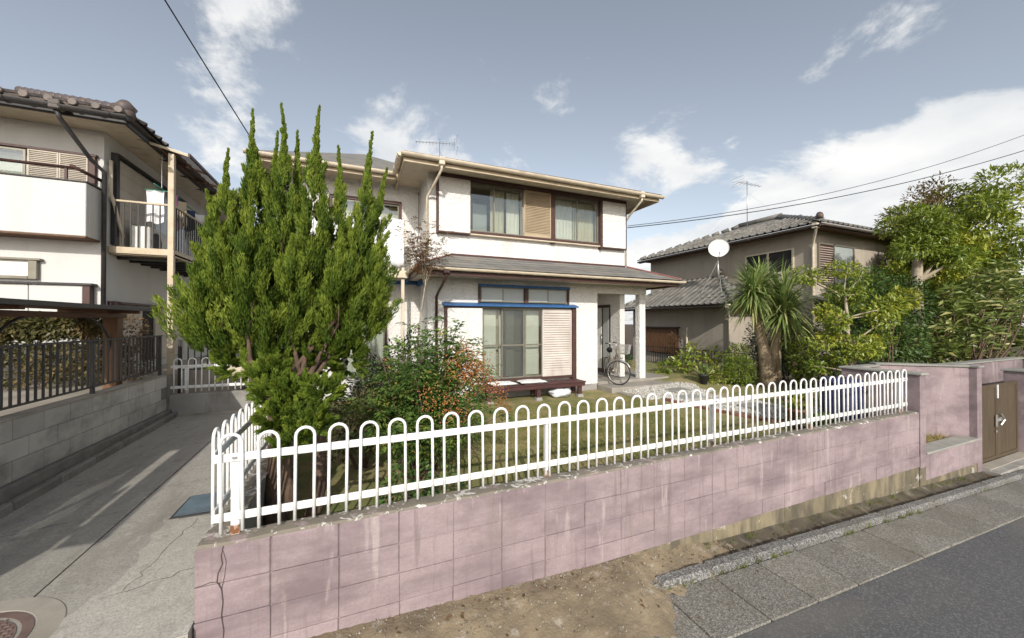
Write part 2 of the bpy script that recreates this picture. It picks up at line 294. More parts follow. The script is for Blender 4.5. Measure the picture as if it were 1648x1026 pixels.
# ------------------------------------------------------------------ mesh helpers
class MB:
    def __init__(s): s.v = []; s.f = []; s.cut = []
    def box(s, x0, y0, z0, x1, y1, z1, c=0., M=None):
        x0, x1 = min(x0, x1), max(x0, x1); y0, y1 = min(y0, y1), max(y0, y1); z0, z1 = min(z0, z1), max(z0, z1)
        o = len(s.v); lo = (x0, y0, z0); hi = (x1, y1, z1); vs_ = []; fs = []
        if c <= 0:
            vs_ = [(x, y, z) for x in (x0, x1) for y in (y0, y1) for z in (z0, z1)]
            fs = [(0, 1, 3, 2), (4, 6, 7, 5), (0, 4, 5, 1), (2, 3, 7, 6), (0, 2, 6, 4), (1, 5, 7, 3)]
        else:
            c = min(c, (x1 - x0) * .45, (y1 - y0) * .45, (z1 - z0) * .45); idx = {}
            for b in range(8):
                bits = ((b >> 2) & 1, (b >> 1) & 1, b & 1)
                for a in range(3):
                    p = [hi[i] if bits[i] else lo[i] for i in range(3)]
                    for i in range(3):
                        if i != a: p[i] += -c if bits[i] else c
                    idx[(bits, a)] = len(vs_); vs_.append(tuple(p))
            for a in range(3):
                u, w = [i for i in range(3) if i != a]
                for sgn in (0, 1):
                    q = []
                    for (bu, bw) in ((0, 0), (1, 0), (1, 1), (0, 1)):
                        bt = [0, 0, 0]; bt[a] = sgn; bt[u] = bu; bt[w] = bw; q.append(idx[(tuple(bt), a)])
                    fs.append(tuple(q))
                for bu in (0, 1):
                    for bw in (0, 1):
                        b0 = [0, 0, 0]; b0[u] = bu; b0[w] = bw; b1 = list(b0); b0[a] = 0; b1[a] = 1
                        fs.append((idx[(tuple(b0), u)], idx[(tuple(b1), u)], idx[(tuple(b1), w)], idx[(tuple(b0), w)]))
            for b in range(8):
                bits = ((b >> 2) & 1, (b >> 1) & 1, b & 1); fs.append(tuple(idx[(bits, a)] for a in range(3)))
            ctr = Vector(((x0 + x1) / 2, (y0 + y1) / 2, (z0 + z1) / 2)); ff = []
            for q in fs:
                p = [Vector(vs_[i]) for i in q]; n = (p[1] - p[0]).cross(p[2] - p[0])
                ff.append(q if n.dot(sum(p, Vector()) / len(p) - ctr) > 0 else q[::-1])
            fs = ff
        if M is not None: vs_ = [tuple(M @ Vector(p)) for p in vs_]
        s.cut.append((o, len(s.f))); s.v += vs_; s.f += [tuple(i + o for i in q) for q in fs]; return s
    def tube(s, pts, r, n=8, closed=False, cap=True):
        pts = [Vector(p) for p in pts]; m = len(pts); rr = r if isinstance(r, (list, tuple)) else [r] * m
        o = len(s.v); up = None; s.cut.append((o, len(s.f)))
        for i, p in enumerate(pts):
            if closed: t = pts[(i + 1) % m] - pts[i - 1]
            else: t = pts[min(i + 1, m - 1)] - pts[max(i - 1, 0)]
            t.normalize()
            if up is None:
                up = Vector((0, 0, 1)) if abs(t.z) < .9 else Vector((1, 0, 0))
            a = t.cross(up).normalized(); up = a.cross(t).normalized()
            for k in range(n):
                g = 2 * math.pi * k / n; s.v.append(tuple(p + rr[i] * (math.cos(g) * a + math.sin(g) * up)))
        for i in range(m if closed else m - 1):
            j = (i + 1) % m
            for k in range(n):
                l = (k + 1) % n; s.f.append((o + i * n + k, o + j * n + k, o + j * n + l, o + i * n + l))
        if cap and not closed:
            s.f.append(tuple(o + k for k in range(n))); s.f.append(tuple(o + (m - 1) * n + k for k in reversed(range(n))))
        return s
    def poly(s, pts):
        o = len(s.v); s.v += [tuple(p) for p in pts]; s.f.append(tuple(range(o, o + len(pts)))); return s
    def prism(s, pts, d):
        """polygon (3D points) extruded by vector d"""
        o = len(s.v); n = len(pts); d = Vector(d)
        s.v += [tuple(p) for p in pts] + [tuple(Vector(p) + d) for p in pts]
        P = [Vector(p) for p in pts]; nn = Vector()
        for i in range(n): nn += P[i].cross(P[(i + 1) % n])
        fl = nn.dot(d) > 0
        a = tuple(range(o, o + n)); b = tuple(range(o + n, o + 2 * n))
        s.f.append(a[::-1] if fl else a); s.f.append(b if fl else b[::-1])
        for i in range(n):
            j = (i + 1) % n; q = (a[i], a[j], b[j], b[i]); s.f.append(q if fl else q[::-1])
        return s
    def lathe(s, prof, n, c=(0, 0, 0), M=None):
        o = len(s.v); m = len(prof)
        for r, z in prof:
            for k in range(n):
                g = 2 * math.pi * k / n; p = Vector((c[0] + r * math.cos(g), c[1] + r * math.sin(g), c[2] + z))
                s.v.append(tuple(M @ p) if M is not None else tuple(p))
        for i in range(m - 1):
            for k in range(n):
                l = (k + 1) % n; s.f.append((o + i * n + k, o + i * n + l, o + (i + 1) * n + l, o + (i + 1) * n + k))
        s.f.append(tuple(o + k for k in reversed(range(n)))); s.f.append(tuple(o + (m - 1) * n + k for k in range(n)))
        return s
    def mesh(s, name, m, smooth=False):
        me = bpy.data.meshes.new(name); me.from_pydata(s.v, [], s.f); me.materials.append(MATS[m])
        if smooth: me.polygons.foreach_set('use_smooth', [True] * len(me.polygons))
        me.update(); return me
LOC = {}
def link(o, parent):
    COL.objects.link(o)
    if parent is not None:
        o.parent = parent
        if parent.name in LOC: o.matrix_parent_inverse = Matrix.Translation(-LOC[parent.name])
def tag(o, label=None, cat=None, group=None, kind=None):
    if label: o['label'] = label
    if cat: o['category'] = cat
    if group: o['group'] = group
    if kind: o['kind'] = kind
    return o
def thing(name, label, cat, loc=(0, 0, 0), group=None):
    o = bpy.data.objects.new(name, None); COL.objects.link(o); o.location = loc; o.empty_display_size = .1
    LOC[o.name] = Vector(loc); return tag(o, label, cat, group)
def part(name, mb, m, parent=None, smooth=False, label=None):
    o = bpy.data.objects.new(name, mb.mesh(name, m, smooth)); link(o, parent)
    if label: o['label'] = label
    return o
def pieces(name, mb, m, parent=None, smooth=False):
    """every box or tube of the collector as a part of its own"""
    c = mb.cut + [(len(mb.v), len(mb.f))]
    for (v0, f0), (v1, f1) in zip(c[:-1], c[1:]):
        k = MB(); k.v = mb.v[v0:v1]; k.f = [tuple(i - v0 for i in q) for q in mb.f[f0:f1]]; part(name, k, m, parent, smooth)
def inst(name, me, parent, loc=(0, 0, 0), rot=(0, 0, 0), scale=(1, 1, 1)):
    o = bpy.data.objects.new(name, me); link(o, parent); o.location = loc; o.rotation_euler = rot; o.scale = scale; return o
def solo(name, mb, m, label, cat, group=None, smooth=False):
    return tag(part(name, mb, m, None, smooth), label, cat, group)
def struct(name, mb, m, smooth=False):
    return tag(part(name, mb, m, None, smooth), kind='structure')
def B(*a, **k): return MB().box(*a, **k)

# numpy scatter of a leaf template
LEAF_V = np.array([(0, 0, 0), (.45, .5, .10), (.5, 0, 0), (.45, -.5, .10), (1, 0, -.12)], float); LEAF_F = [(0, 3, 4, 2), (0, 2, 4, 1)]
SPRIG_V = np.array([(0, 0, 0), (.4, .5, 0), (1, 0, 0), (.4, -.5, 0), (.4, 0, .5), (.4, 0, -.5)], float); SPRIG_F = [(0, 3, 2, 1), (0, 4, 2, 5)]
BLADE_V = np.array([(0, .5, 0), (0, -.5, 0), (1, 0, 0)], float); BLADE_F = [(0, 1, 2)]
def unit(a): return a / np.maximum(np.linalg.norm(a, axis=1, keepdims=True), 1e-9)
def rdir(n): return unit(RNG.normal(size=(n, 3)))
def scatter(name, m, parent, P, D, length, width, nrm=None, tv=LEAF_V, tf=LEAF_F, rnd=None, kind=None):
    n = len(P); x = unit(D); z0 = nrm if nrm is not None else rdir(n)
    y = unit(np.cross(z0, x)); z = np.cross(x, y)
    L_ = (np.ones(n) * length)[:, None, None]; W_ = (np.ones(n) * width)[:, None, None]
    V = P[:, None, :] + L_ * tv[None, :, 0, None] * x[:, None, :] + W_ * (tv[None, :, 1, None] * y[:, None, :]) + (W_ if tv is SPRIG_V else L_) * tv[None, :, 2, None] * z[:, None, :]
    k = len(tv); nf = len(tf); fl = len(tf[0])
    idx = (np.array(tf)[None] + (np.arange(n) * k)[:, None, None]).reshape(-1)
    me = bpy.data.meshes.new(name)
    me.vertices.add(n * k); me.vertices.foreach_set('co', V.reshape(-1).astype(np.float32))
    me.loops.add(len(idx)); me.loops.foreach_set('vertex_index', idx.astype(np.int32))
    me.polygons.add(n * nf); me.polygons.foreach_set('loop_start', (np.arange(n * nf) * fl).astype(np.int32))
    at = me.attributes.new('rnd', 'FLOAT', 'FACE'); r = RNG.random(n) if rnd is None else np.clip(rnd, 0, 1)
    at.data.foreach_set('value', np.repeat(r, nf).astype(np.float32))
    me.materials.append(MATS[m]); me.update(calc_edges=True); me.validate()
    o = bpy.data.objects.new(name, me); link(o, parent)
    if kind: o['kind'] = kind
    return o
def blob(cl, n_per=None, fill=.55):
    """points, outward normals, clump id for a list of ellipsoids (x,y,z,rx,ry,rz,n)"""
    P = []; Nn = []; C = []
    for i, (x, y, z, rx, ry, rz, n) in enumerate(cl):
        d = rdir(n); r = fill + (1 - fill) * RNG.random(n) ** .5
        lump = 1 + .16 * np.sin(d[:, 0] * 7 + i) * np.cos(d[:, 2] * 6 + 2 * i)
        P.append(np.array([x, y, z]) + d * np.array([rx, ry, rz]) * (r * lump)[:, None]); Nn.append(unit(d / np.array([rx, ry, rz]))); C.append(np.full(n, i))
    return np.concatenate(P), np.concatenate(Nn), np.concatenate(C)
def foliage(name, m, parent, cl, length, width, fill=.55, droop=.0, spread=.7, bias=0., kind=None):
    P, Nn, C = blob(cl, fill=fill); n = len(P)
    D = Nn + spread * rdir(n); D[:, 2] += -droop
    nr = unit(Nn * .6 + np.array([0, -.15, .8]) + .55 * rdir(n))
    cr = RNG.random(len(cl))
    r = .55 * RNG.random(n) + .45 * cr[C] + bias
    s = .65 + .7 * RNG.random(n)
    return scatter(name, m, parent, P, D, length * s, width * s, nr, rnd=r, kind=kind)

# ================================================================== THE SETTING
def zr(x): return .21 - .04 * max(-16., min(18., x))
XS = [-250, -16, -12, -8, -4, -2, 0, 2, 4, 6, 8, 10, 12, 14, 18, 250]
def sheet(y0, y1, zf, xs=XS, lift=0.):
    m = MB()
    for a, b in zip(xs[:-1], xs[1:]):
        m.poly([(a, y0, zf(a, y0) + lift), (b, y0, zf(b, y0) + lift), (b, y1, zf(b, y1) + lift), (a, y1, zf(a, y1) + lift)])
    return m
g = sheet(-250, 2.86, lambda x, y: zr(x) - .08)
def lot(x0, x1, y0, y1, z): g.poly([(x0, y0, z), (x1, y0, z), (x1, y1, z), (x0, y1, z)])
lot(-250, 7.85, 2.86, 250, .42); lot(7.85, 14, 3.75, 250, .42); lot(14, 250, 2.86, 250, .42)
for a, b in ((7.85, 10), (10, 12), (12, 14)): g.poly([(a, 2.86, zr(a) - .08), (b, 2.86, zr(b) - .08), (b, 3.75, zr(b) - .08), (a, 3.75, zr(a) - .08)])
struct('ground', g, 'soil')
struct('road', sheet(-4.6, 1.9, lambda x, y: zr(x) + .0, [-120] + XS[1:-1] + [120]), 'asphalt')
# gutter slabs and kerb stones along the road
gut = tag(part('gutter', sheet(1.9, 2.56, lambda x, y: zr(x) - .03, [-16, -12, -8, -4, -2, 0, 2, 4, 6, 8, 10, 12, 14, 18]), 'mortar'), kind='structure')
slab_me = B(-.291, 0, -.06, .291, .52, .012, c=.008).mesh('gutter_slab', 'aggregate')
kerb_me = B(-.293, 0, -.06, .293, .13, .085, c=.024).mesh('kerb_stone', 'aggregate_kerb')
tilt = math.atan(.04)
for i in range(29):
    x = .3 + .6 * i
    inst('gutter_slab', slab_me, gut, (x, 1.905, zr(x) + random.uniform(-.003, .003)), (R_(1.2), tilt, 0))
    inst('kerb_stone', kerb_me, gut, (x + random.uniform(-.004, .004), 2.43 + random.uniform(-.004, .004), zr(x)), (0, tilt, 0))
def bumpy(x0, x1, y0, y1, nx, ny, zf, amp, seed=0):
    rg = np.random.default_rng(seed); m = MB()
    for i in range(nx + 1):
        for j in range(ny + 1):
            x = x0 + (x1 - x0) * i / nx; y = y0 + (y1 - y0) * j / ny; m.v.append((x, y, zf(x, y) + float(rg.normal()) * amp))
    for i in range(nx):
        for j in range(ny):
            a = i * (ny + 1) + j; m.f.append((a, a + ny + 1, a + ny + 2, a + 1))
    return m
struct('verge', bumpy(-1.2, 18, 2.54, 2.80, 110, 4, lambda x, y: zr(x) + .018 + .05 * max(0, (y - 2.68)) / .12, .006, 3), 'verge_soil', True)
def drift(x, y):   # washed-down soil that buries the kerb in front of the left half of the wall
    e = 2.0 + .10 * math.sin(x * 2.3) + .07 * math.sin(x * 5.1 + 1) + .05 * math.sin(x * 13.7) + .03 * math.sin(x * 29) + max(0, (x - 1.5)) * .24
    t = (y - e) / .55
    return zr(x) - .03 + .165 * max(0., min(1., t)) ** .7
struct('soil_drift', bumpy(-.9, 3.9, 1.85, 2.82, 160, 40, drift, .0035, 5), 'dirt_strip', True)
# pebbles on the washed-down soil
n = 1300; px = RNG.uniform(-.4, 3.9, n); py = 2.78 - np.abs(RNG.normal(size=n)) * .3
pz = np.array([max(drift(a, b), zr(a) + .012 if b < 2.43 else zr(a) + .02) for a, b in zip(px, py)])
PEB_V = np.array([(-.5, 0, 0), (0, -.5, 0), (.5, 0, 0), (0, .5, 0), (0, 0, .7)], float); PEB_F = [(0, 1, 4), (1, 2, 4), (2, 3, 4), (3, 0, 4)]
ss = RNG.uniform(.006, .02, n)
leafmat('pebbles', [(0, (.12, .10, .075)), (.6, (.25, .215, .165)), (1, (.38, .345, .29))], 0., .9)
leafmat('white_gravel', [(0, (.22, .20, .17)), (.35, (.50, .47, .41)), (1, (.74, .72, .67))], 0., .85)
scatter('pebbles', 'pebbles', None, np.stack([px, py, pz], 1), np.tile([1., 0, 0], (n, 1)) + .6 * rdir(n) * [1, 1, .1], ss, ss, np.tile([0, 0, 1.], (n, 1)), PEB_V, PEB_F, kind='stuff')

nW = 1500; cxs = RNG.uniform(.6, 9.5, 70); wi = RNG.integers(0, 70, nW); wx = cxs[wi] + RNG.normal(size=nW) * .035; wy = np.where(wi % 3 == 0, 2.43, 2.75) + RNG.normal(size=nW) * .012
D = rdir(nW); D[:, 2] = np.abs(D[:, 2]) + .6
scatter('weeds', 'grass', None, np.stack([wx, wy, np.array([zr(a) + .02 for a in wx])], 1), D, RNG.uniform(.03, .10, nW), RNG.uniform(.005, .011, nW), tv=BLADE_V, tf=BLADE_F, rnd=.1 + .4 * RNG.random(nW), kind='stuff')
# fallen leaves on the verge and along the kerb
nL = 260; lx = RNG.uniform(.2, 11, nL); ly = np.where(RNG.random(nL) < .7, RNG.uniform(2.57, 2.76, nL), RNG.uniform(1.95, 2.42, nL)); lz = np.array([zr(a) + (.03 if b > 2.5 else .02) for a, b in zip(lx, ly)])
lz = np.maximum(lz, np.array([drift(a, b) + .012 for a, b in zip(lx, ly)])); D = rdir(nL) * [1, 1, .15]
scatter('fallen_leaves', 'redshrub', None, np.stack([lx, ly, lz], 1), D, RNG.uniform(.02, .05, nL), RNG.uniform(.012, .025, nL), unit(np.tile([0, 0, 1.], (nL, 1)) + .3 * rdir(nL)), kind='stuff')
# driveway of two concrete slabs, with a newer pale patch, a drain cover and a manhole
def zd(y): return .62 + (y - 2.78) * .02
dw = MB()
for a, b in ((-2.93, -1.925), (-1.912, -.885)):
    for (ya, yb) in ((2.72, 5.6), (5.61, 8.45)):
        dw.prism([(a, ya, zd(ya) - .15), (a, yb, zd(yb) - .15), (a, yb, zd(yb)), (a, ya, zd(ya))], (b - a, 0, 0))
dw.prism([(-3.05, 1.9, zr(-2) - .02), (-3.05, 2.72, zd(2.72) - .01), (-3.05, 2.72, 0), (-3.05, 1.9, 0)], (2.15, 0, 0))
struct('driveway', dw, 'driveway')
pk = []; kp = [(-1.75, 2.72), (-.886, 2.72), (-.886, 4.16), (-1.2, 4.22), (-1.56, 4.3), (-1.53, 3.9), (-1.49, 3.5), (-1.58, 3.2), (-1.66, 2.95)]
for (xa, ya), (xb, yb) in zip(kp, kp[1:] + kp[:1]):
    q = max(1, int(math.hypot(xb - xa, yb - ya) / .04)) if not (ya == yb == 2.72 or xa == xb) else 1
    for i in range(q): pk.append((xa + (xb - xa) * i / q + (random.gauss(0, .005) + .02 * math.sin(i * .9 + ya * 7) if q > 1 else 0), ya + (yb - ya) * i / q + (random.gauss(0, .012) if q > 1 else 0)))
struct('driveway_patch', MB().poly([(x, y, zd(y) + .004) for x, y in pk]), 'driveway_patch')
MM = Matrix.Translation((-2.06, 3.0, zd(3))) @ Matrix.Rotation(math.atan(.02), 4, 'X')
dk = MB()
def ground_crack(pts, w):
    for (x0, y0), (x1, y1) in zip(pts[:-1], pts[1:]):
        d = Vector((x1 - x0, y1 - y0, 0)); q = Vector((-d.y, d.x, 0)).normalized() * w * random.uniform(.5, 1.3)
        dk.poly([(x0 - q.x, y0 - q.y, zd(y0) + .0055), (x1 - q.x, y1 - q.y, zd(y1) + .0055), (x1 + q.x, y1 + q.y, zd(y1) + .0055), (x0 + q.x, y0 + q.y, zd(y0) + .0055)])
def wander(x0, y0, x1, y1, n, amp): return [(x0 + (x1 - x0) * i / n + (random.gauss(0, amp) if 0 < i < n else 0), y0 + (y1 - y0) * i / n + (random.gauss(0, amp) if 0 < i < n else 0)) for i in range(n + 1)]
ground_crack(wander(-1.52, 3.25, -1.05, 3.42, 10, .012), .0025); ground_crack(wander(-1.42, 3.3, -1.3, 4.2, 14, .012), .002); ground_crack(wander(-1.9, 5.1, -.95, 5.25, 14, .012), .0022); ground_crack(wander(-2.85, 4.4, -1.95, 4.62, 14, .013), .0024); ground_crack(wander(-2.6, 6.2, -2.3, 7.9, 16, .015), .0024)
struct('driveway_cracks', dk, 'crack')
mh = thing('manhole_cover', 'round brown iron manhole cover in a concrete collar set in the driveway', 'manhole cover', (-2.06, 3.0, zd(3.0)))
part('collar', MB().lathe([(.47, -.02), (.47, .001), (.465, .004), (.355, .004), (.35, -.02)], 48, M=MM), 'concrete', mh)
part('cover', MB().lathe([(.345, -.02), (.345, .003), (.30, .003), (.298, -.002), (.282, -.002), (.28, .003)], 48, M=MM), 'manhole', mh)
stud = B(-.014, -.006, 0, .014, .006, .006, c=.002)
studs = MB()
for i in range(-9, 10):
    for j in range(-9, 10):
        x, y = i * .03, j * .03
        if x * x + y * y < .07: studs.box(x - .011, y - .005, .0025, x + .011, y + .005, .008, M=MM)
o = part('studs', studs, 'manhole', mh); o['kind'] = 'stuff'
dc = thing('drain_cover', 'blue-grey ribbed drain cover in the driveway beside the white fence', 'drain cover', (-1.36, 4.5, zd(4.5)))
part('frame', B(-1.53, 4.27, zd(4.27) - .01, -1.19, 4.73, zd(4.73) + .003, c=.002), 'dark_metal', dc)
for i in range(14):
    y = 4.30 + i * .0305; part('bar', B(-1.51, y, zd(y) - .004, -1.21, y + .017, zd(y) + .016, c=.003), 'grate', dc)

# raised neighbour plot on the left
tr = MB().box(-30, 3.0, .2, -3.2, 30, 1.42); struct('terrace', tr, 'concrete')

# garden earth, lawn, gravel path
def zg(x, y):
    t = max(0., min(1., (x - 6.0) / 3.0)); u = max(0., min(1., (y - 5.5) / 2.5))
    return .57 + .03 * u + .23 * t * max(u, .35) + .02 * math.sin(x * 1.7) * math.cos(y * 1.3)
struct('garden_soil', bumpy(-.74, 11.1, 2.92, 12.5, 80, 64, lambda x, y: zg(x, y) if not (x > 7.7 and y < 3.85) else -.35, .006, 9), 'lawn_ground', True)
def lawn_edge(x, y): return (.9 + .5 * math.sin(y * 1.9) < x < 6.35 + .15 * math.sin(y * 2)) and 2.95 < y < 7.35 + .2 * math.sin(x * 2.3)
n = 230000; gx = RNG.uniform(.3, 6.7, n); gy = RNG.uniform(2.95, 7.7, n)
pn = np.sin(gx * 3.1 + 1.3 * np.sin(gy * 2.2)) * np.cos(gy * 2.7 + .8 * np.sin(gx * 1.9)) + .5 * np.sin(gx * 7.3 + gy * 4.1) * np.sin(gy * 6.1 - gx * 2.2)
keep = np.array([lawn_edge(a, b) for a, b in zip(gx, gy)]) & (RNG.random(n) < np.clip(.62 + .45 * pn, .12, 1))
gx, gy, pn = gx[keep], gy[keep], pn[keep]; n = len(gx); gz = np.array([zg(a, b) for a, b in zip(gx, gy)]) - .004
D = rdir(n); D[:, 2] = np.abs(D[:, 2]) * .9 + .45
scatter('lawn', 'grass', None, np.stack([gx, gy, gz], 1), D, RNG.uniform(.015, .05, n), RNG.uniform(.004, .008, n), tv=BLADE_V, tf=BLADE_F, rnd=.45 - .18 * pn + .3 * RNG.normal(size=n), kind='stuff')
# a few greener tufts against the wall
n = 9000; gx = RNG.uniform(.2, 7.4, n); gy = 2.95 + np.abs(RNG.normal(size=n)) * .10; D = rdir(n); D[:, 2] = np.abs(D[:, 2]) + .8
gz = np.array([zg(a, b) for a, b in zip(gx, gy)])
scatter('grass_tufts', 'grass', None, np.stack([gx, gy, gz], 1), D, RNG.uniform(.05, .16, n), RNG.uniform(.005, .009, n), tv=BLADE_V, tf=BLADE_F, rnd=.15 + .3 * RNG.random(n), kind='stuff')
# porch slab and white gravel path
ps = MB().box(5.99, 7.72, .5, 8.5, 8.33, .745, c=.01).box(6.01, 8.331, .5, 8.5, 10.3, .82, c=.005); struct('porch_floor', ps, 'porch_slab')
n = 15000; gx = RNG.uniform(6.3, 9.3, n); gy = RNG.uniform(3.7, 7.75, n)
ctr = 7.2 + .75 * np.clip((7.0 - gy) / 2.6, 0, 1); hw = np.where(gy > 6.7, 1.15, .62)
keep = (np.abs(gx - ctr) < hw + .12 * np.sin(gy * 7)); gx, gy = gx[keep], gy[keep]; n = len(gx)
gz = np.array([zg(a, b) for a, b in zip(gx, gy)]) + .012; ss = RNG.uniform(.025, .06, n)
scatter('gravel', 'white_gravel', None, np.stack([gx, gy, gz], 1), np.tile([1., 0, 0], (n, 1)) + rdir(n) * [1, 1, .2], ss, ss, np.tile([0, 0, 1.], (n, 1)), PEB_V, PEB_F, kind='stuff')
pm = MB()
for i in range(21):
    y = 3.8 + .195 * i; c_ = 7.2 + .75 * max(0., min(1., (7.0 - y) / 2.6)); h_ = 1.1 if y > 6.75 else .6
    pm.v += [(c_ - h_, y, zg(c_ - h_, y) + .014), (c_, y, zg(c_, y) + .016), (c_ + h_, y, zg(c_ + h_, y) + .014)]
for i in range(20):
    for k in (0, 1): a = i * 3 + k; pm.f.append((a, a + 1, a + 4, a + 3))
path = tag(part('garden_path', pm, 'concrete', None, True), kind='structure')
for i, (x, y, r) in enumerate(((7.55, 7.1, 4), (7.25, 6.45, -6), (7.5, 5.85, 5), (7.75, 5.25, -3), (7.95, 4.65, 6))):
    inst('stepping_stone', B(-.28, -.2, -.03, .28, .2, .035, c=.012).mesh('stepping_stone', 'paver'), path, (x, y, zg(x, y) + .02), (0, 0, R_(r)))
brick_me = B(-.1, -.03, -.03, .1, .03, .06, c=.006).mesh('edging_brick', 'brick')
for i in range(13):
    y = 6.5 - i * .215; x = 6.42 + .55 * max(0., min(1., (7.0 - y) / 2.6)) + .06
    inst('edging_brick', brick_me, path, (x, y, zg(x, y)), (0, random.uniform(-.06, .06), R_(102 + random.uniform(-4, 4))))

# ================================================================== PINK FRONT WALL
fw = thing('front_wall', 'long low block wall in faded pink paint along the road under the white hoop fence', 'wall', (3.4, 2.85, 0))
part('core', B(-.866, 2.790, -.5, 7.745, 2.915, 1.05), 'pink_deep', fw)
rows = [(.835, 1.058, 'pink'), (.625, .831, 'pink'), (.425, .621, 'pink'), (.262, .421, 'pink'), (.035, .258, 'block_base'), (-.25, .031, 'block_base')]
nb = 22; pit = (7.75 + .88) / nb
for z0, z1, m in rows:
    off = .0 if m == 'pink' else .006
    mes = [B(-pit / 2 + g_, 0, 0, pit / 2 - g_, .15, z1 - z0 + dz_, c=c_).mesh('block', m) for g_, c_, dz_ in ((.0006, .0022, .0025), (.0012, .0045, .0015), (.003, .007, 0.), (.0006, .003, .0005))]
    for i in range(nb):
        x = -.88 + pit * (i + .5)
        inst('block', random.choice(mes), fw, (x, 2.78 + off + random.uniform(-.002, .002), z0), (random.uniform(-.003, .003), 0, random.uniform(-.003, .003)))
cp = MB(); N_ = 60
for i in range(N_ + 1):
    x = -.87 + 8.61 * i / N_
    j = random.uniform(-.004, .004); cp.v += [(x, 2.783 + j, 1.0585), (x, 2.797 + j, 1.074 + j), (x, 2.915, 1.076 + j), (x, 2.928, 1.0585)]
for i in range(N_):
    for k in range(3): a = i * 4 + k; cp.f.append((a, a + 4, a + 5, a + 1))
part('coping', cp, 'coping', fw)
ck = MB()
def crack(pts, w):
    for (x0, z0), (x1, z1) in zip(pts[:-1], pts[1:]):
        d = Vector((x1 - x0, 0, z1 - z0)); q = Vector((-d.z, 0, d.x)).normalized() * w
        ck.poly([(x0 - q.x, 2.7772, z0 - q.z), (x1 - q.x, 2.7772, z1 - q.z), (x1 + q.x, 2.7772, z1 + q.z), (x0 + q.x, 2.7772, z0 + q.z)])
crack([(-.735, 1.058), (-.745, 1.0), (-.738, .95), (-.76, .90), (-.765, .85), (-.742, .80), (-.735, .72), (-.742, .64), (-.73, .55), (-.735, .45)], .003)
crack([(-.765, .85), (-.80, .855), (-.84, .845), (-.878, .842)], .0022)
crack([(-.735, 1.03), (-.72, .96), (-.727, .88), (-.742, .80)], .0016)
part('crack', ck, 'crack', fw)
sw = thing('side_wall', 'low grey concrete side wall with mossy top under the fence along the driveway', 'wall', (-.8, 5.6, .6))
part('body', B(-.868, 2.932, .3, -.73, 8.44, 1.05, c=.004), 'concrete_grey', sw)
part('coping', B(-.878, 2.933, 1.0505, -.72, 8.44, 1.072, c=.006), 'coping', sw)

# ================================================================== WHITE HOOP FENCES
def hoop_mesh(h, w=.112, r=.0105):
    m = MB(); R = w / 2; pts = [(-R, 0, 0), (-R, 0, (h - R) * .5), (-R, 0, h - R)]
    for k in range(1, 9): a = math.pi * (1 - k / 8.); pts.append((R * math.cos(a), 0, h - R + R * math.sin(a)))
    pts += [(R, 0, (h - R) * .5), (R, 0, 0)]
    return m.tube(pts, r, 8).mesh('hoop', 'white_paint', True)
hoop_me = hoop_mesh(.61)
def hoop_fence(label, p0, ang, length, z, posts, side=1, first=.09):
    """hoops, two flat rails and square posts along a line that starts at p0"""
    t = thing('hoop_fence', label, 'fence', (p0[0], p0[1], z)); c, s = math.cos(ang), math.sin(ang)
    def wp(u, v): return (p0[0] + c * u - s * v, p0[1] + s * u + c * v)
    k = 0; u = first
    while u < length - .05:
        x, y = wp(u, random.uniform(-.002, .002))
        inst('hoop', hoop_me, t, (x, y, z + .03 + random.uniform(-.004, .004)), (random.uniform(-.008, .008), random.uniform(-.012, .012), ang)); u += .2; k += 1
    M = Matrix.Translation((p0[0], p0[1], z)) @ Matrix.Rotation(ang, 4, 'Z')
    for zz in (.095, .465): part('rail', MB().box(-.02, .0115 * side, zz, length, .027 * side, zz + .052, c=.004, M=M), 'white_paint', t)
    for q in posts:
        part('post', MB().box(q - .024, .0285 * side, -.01, q + .024, .0735 * side, .50, c=.003, M=M), 'white_paint', t)
        part('rusty_foot', MB().box(q - .026, .0275 * side, .0, q + .026, .0755 * side, .062, c=.003, M=M), 'rust', t)
        part('bolt', MB().box(q - .012, -.004 * side, .485, q + .012, .0115 * side, .50, c=.003, M=M), 'steel', t)
    return t
hoop_fence('white hoop-topped metal fence along the top of the pink wall facing the road', (-.80, 2.845), 0, 8.42, 1.072, (.10, 2.35, 4.38, 6.1, 8.28))
hoop_fence('white hoop-topped metal fence running back along the driveway beside the clipped juniper', (-.845, 2.94), math.pi / 2, 5.46, 1.072, (1.9, 3.7, 5.25), -1)
ew = thing('end_wall', 'low grey concrete wall closing off the far end of the driveway', 'wall', (-2, 8.5, .7))
part('body', B(-3.04, 8.46, .5, -.88, 8.60, 1.12, c=.006), 'concrete_grey', ew)
part('footing', B(-3.04, 8.425, .5, -.88, 8.459, .765, c=.004), 'concrete', ew)
hoop_fence('short white hoop-topped fence on the wall at the far end of the driveway', (-3.03, 8.52), 0, 2.1, 1.12, (.2, 1.9))
cl = MB(); rgc = np.random.default_rng(4)
for i in range(9):
    for j in range(7):
        u = i / 8; v = j / 6; x = -2.18 + .30 * u; z = 1.60 - .26 * v * (1 - .4 * abs(u - .45)) + .05 * math.sin(u * 5); y = 8.49 - .05 * math.sin(v * 3.1) - .025 * math.sin(u * 11 + v * 2)
        cl.v.append((x, y, z))
for i in range(8):
    for j in range(6): a = i * 7 + j; cl.f.append((a, a + 1, a + 8, a + 7))
cl.v += [(x, y + .045, z) for x, y, z in cl.v]; nn = 63; cl.f += [tuple(k + nn for k in q[::-1]) for q in cl.f]
solo('cloth', cl, 'cloth_cream', 'cream cloth draped over the short white fence at the driveway end', 'cloth', smooth=True)

